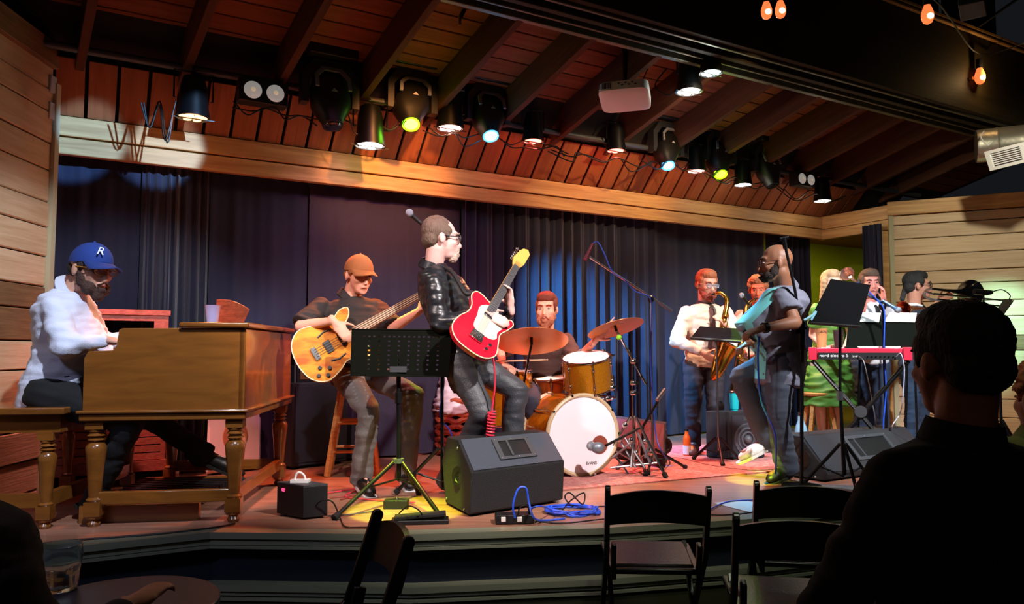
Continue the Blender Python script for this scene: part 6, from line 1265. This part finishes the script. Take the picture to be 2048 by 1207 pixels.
put('outlet_back', quadplate(c, .05, .95, .1, .9, nn, -.03), M['blkp'], dt); put('outlet_box', quadplate(c, .02, .98, .02, .98, -nn, .22), M['dark'], dt)
cable([P(1968, 262, 6.9), P(1962, 275, 6.85), P(1976, 290, 6.8), P(1984, 283, 6.8)], .006, M['paper'], 'short white strap curling over the silver duct')
# string lights
for i, (x, y, w_, l, big) in enumerate(((1533, 22, 22, 'left bulb of the pair glowing against the beam top', 1), (1561, 20, 22, 'right bulb of the pair glowing against the beam top', 1), (1855, 30, 24, 'single orange bulb below the roof brace', 1), (1960, 153, 20, 'yellow bulb lighting the face of the big beam', 2))):
    yb = 4.0 if i < 3 else 6.95; c = P(x, y, yb); k = w_ / (1500 / yb) / 2; t = thing('string_bulb', l + ', hanging on its socket', 'light bulb', c, 'string light bulbs'); U = V((0, 0, 1))
    put('glass', MB().tube2([(c + U * k * 1.8, k * .45), (c + U * k * 1.2, k * .7), (c + U * .2 * k, k * 1.0), (c - U * k * .6, k * .98), (c - U * k * 1.3, k * .7), (c - U * k * 1.6, k * .2)], U, 20), mat('amber_glass', 'ff7a40' if i < 3 else 'ffc070', .1, emit=.9 if i < 3 else 1.6), t)
    b = MB(); b.ell(c - V((0, .9 * k, .5 * k)), (k * .55, k * .3, k * .5)); put('filament', b, mat('filament_glow', 'ffe0b0', .3, emit=9), t); put('socket', MB().cyl(c + U * k * 1.7, c + U * k * 3.6, k * .62), M['blkp'], t)
    light('POINT', 'bulb_glow', c + V((0, 0, 0)) + (QD * .09 if i == 3 else V((0, 0, 0))), c, (1, .62, .25), 3.0 if i == 3 else .12, .02)
cable([P(1450, -60, 4.0), P(1533, -22, 4.0), P(1561, -24, 4.0), P(1700, -30, 4.0), P(1855, -14, 4.0), P(1960, 108, 6.95), P(2080, 75, 6.6)], .006, M['cord'], 'black festoon cable carrying the warm bulbs', name='festoon_cable')
kb_ = thing('wall_knob', 'small round brass knob on the beam beside the yellow bulb', 'knob', Hp(1940, 158, 2.05)); put('knob_disc', MB().tube2([(Hp(1940, 158, 2.05), .02), (Hp(1940, 158, 2.05) + QD * .03, .016)], QD, 14), M['brass'], kb_)
# speaker high on the right post
sp = thing('loudspeaker', 'small dark loudspeaker box mounted high in the top right corner', 'loudspeaker', P(1945, 10, 5.2)); R_ = frame_R(V((.8, -.6, 0)), V((.6, .8, 0))) @ Matrix.Rotation(-.4, 3, 'X')
put('cabinet', MB().box(P(1945, -5, 5.2), (.16, .16, .26), R_), mat('speaker_grey', '3c4440', .5), sp, bev=.006); put('bracket', MB().tube([P(1940, -30, 5.2), P(1935, -80, 5.4)], .02), M['blk'], sp)
# ------------------------------------------------------------------ folding chairs
cb = mat('chair_black', '090909', .28, spec=.6); seatm = mat('chair_seat', '3a2c28', .3, 0, .1, 90, spec=.6)
def chair(label, c, yaw, tag_=None, sc=1.0):
    """c: floor point under the seat centre, the chair faces local +Y"""
    R_ = Matrix.Rotation(yaw, 3, 'Z'); f = lambda x, y, z: V((c.x, c.y, 0)) + R_ @ V((x, y, z)) * sc
    t = thing('folding_chair', label, 'chair', V((c.x, c.y, 0)), 'black folding chairs in the audience'); hw = .215
    for s_ in (-1, 1):
        a = [f(s_ * hw, -.30, .80), f(s_ * hw, -.20, .50), f(s_ * hw, .24, .01)]
        b = MB(); y_ = R_ @ V((0, 1, 0))
        for p, q in zip(a[:-1], a[1:]): R2 = frame_R(q - p, R_ @ V((1, 0, 0))); b.box((p + q) / 2, ((q - p).length + .02, .022, .040), R2)
        b.loft([(a[0] - R_ @ V((.011, 0, 0)), R_ @ V((0, .021, 0)), V((0, 0, .021))), (a[0] + R_ @ V((.011, 0, 0)), R_ @ V((0, .021, 0)), V((0, 0, .021)))], 14, 2); put('long_leg', b, cb, t, bev=.003)
        p, q = f(s_ * (hw - .03), .16, .47), f(s_ * (hw - .03), -.30, .01); p2 = f(s_ * (hw - .03), -.17, .57)
        put('short_leg', MB().box((p + q) / 2, ((q - p).length, .022, .036), frame_R(q - p, R_ @ V((1, 0, 0)))), cb, t, bev=.003)
        q = f(s_ * (hw - .03), -.235, .56); p = f(s_ * (hw - .03), -.20, .40); b = MB().box((p + q) / 2, ((q - p).length, .022, .045), frame_R(q - p, R_ @ V((1, 0, 0)))); put('back_bracket', b, cb, t, bev=.006)
        put('hinge_bolt', MB().cyl(f(s_ * hw, -.20, .52), f(s_ * (hw + .014), -.20, .52), .009, n=10), M['steel'], t)
    b = MB(); n_ = 14; vs = []
    for i in range(n_ + 1):
        x = -hw + 2 * hw * i / n_; bow = .035 * (1 - (x / hw) ** 2); yb = -.295 - bow * .7
        vs += [f(x, yb + .035, .645 + bow * .55), f(x, yb + .015, .645 + bow * .55), f(x, yb - .022, .775 + bow * .9), f(x, yb - .002, .775 + bow * .9)]
    b.add(vs, [(4 * i + j, 4 * i + (j + 1) % 4, 4 * i + 4 + (j + 1) % 4, 4 * i + 4 + j) for i in range(n_) for j in range(4)] + [(3, 2, 1, 0), (4 * n_, 4 * n_ + 1, 4 * n_ + 2, 4 * n_ + 3)]); put('back_rail', b, cb, t)
    put('seat_frame', MB().hexa([f(-.20, -.20, .415), f(.20, -.20, .415), f(.215, .19, .435), f(-.215, .19, .435), f(-.20, -.20, .44), f(.20, -.20, .44), f(.215, .19, .46), f(-.215, .19, .46)]), cb, t, bev=.006)
    put('seat_pad', MB().hexa([f(-.175, -.17, .438), f(.175, -.17, .438), f(.19, .165, .458), f(-.19, .165, .458), f(-.17, -.165, .452), f(.17, -.165, .452), f(.185, .16, .474), f(-.185, .16, .474)]), seatm, t, bev=.006)
    for z, y in ((.20, -.135), (.12, .15)): put('stretcher', MB().cyl(f(-hw + .03, y, z), f(hw - .03, y, z), .010, n=8), cb, t)
    return t
def cat_(px, py, z, yaw): # chair whose back-top centre shows at this pixel; depth from height
    p = Z(px, py, z); o = Matrix.Rotation(yaw, 3, 'Z') @ V((0, -.30, 0)); return V((p.x - o.x, p.y - o.y, 0))
chair('black wooden folding chair standing free at the centre, its seat catching light', cat_(1316, 980, .80, -.05), -.05)
chair('black folding chair farther forward, right behind the nearest chair row', cat_(1614, 972, .80, -.16), -.16)
chair('black folding chair nearest the man in black, its back overlapping another', cat_(1598, 1040, .80, -.16), -.16)
chair('black folding chair seen edge-on left of centre, half out of the picture', cat_(783, 1054, .80, 1.97), 1.97)
chair('black folding chair under the man in the black shirt', V((.90 * 1.0, 1.66 + .05, 0)) + V((.10, 0, 0)), -.1)
chair('black folding chair under the copper-haired listener', V((1.72, 2.42, 0)), -.1)
chair('black folding chair under the listener in brown', V((-1.35, 1.62, 0)), .1)
# round table with a glass
tb = thing('round_table', 'small dark round pedestal table at the bottom left', 'table', V((-1.13, 2.22, 0))); c = V((-1.13, 2.22, 0)); U = V((0, 0, 1))
put('tabletop', MB().tube2([(c + U * .645, .262), (c + U * .65, .268), (c + U * .668, .268), (c + U * .672, .264)], U, 56), mat('table_top', '3a3038', .3, 0, .04, 60, spec=.6), tb); put('pole', MB().cyl(c + U * .03, c + U * .645, .03), M['blk'], tb); put('round_base', MB().tube2([(c, .2), (c + U * .012, .2), (c + U * .03, .05)], U, 32), M['blk'], tb)
g = Z(118, 1178, .6725); t = thing('drinking_glass', 'clear square-shouldered glass tumbler on the round table', 'glass', g)
put('glass_wall', MB().tube2([(g, .046), (g + U * .004, .050), (g + U * .10, .062), (g + U * .135, .060), (g + U * .135, .057), (g + U * .10, .058), (g + U * .012, .046)], U, 32), mat('clear_glass', 'e8f0e8', .03, trans=.9, spec=.6), t)
# eyeglass-like dark bag strap beside the brown jacket
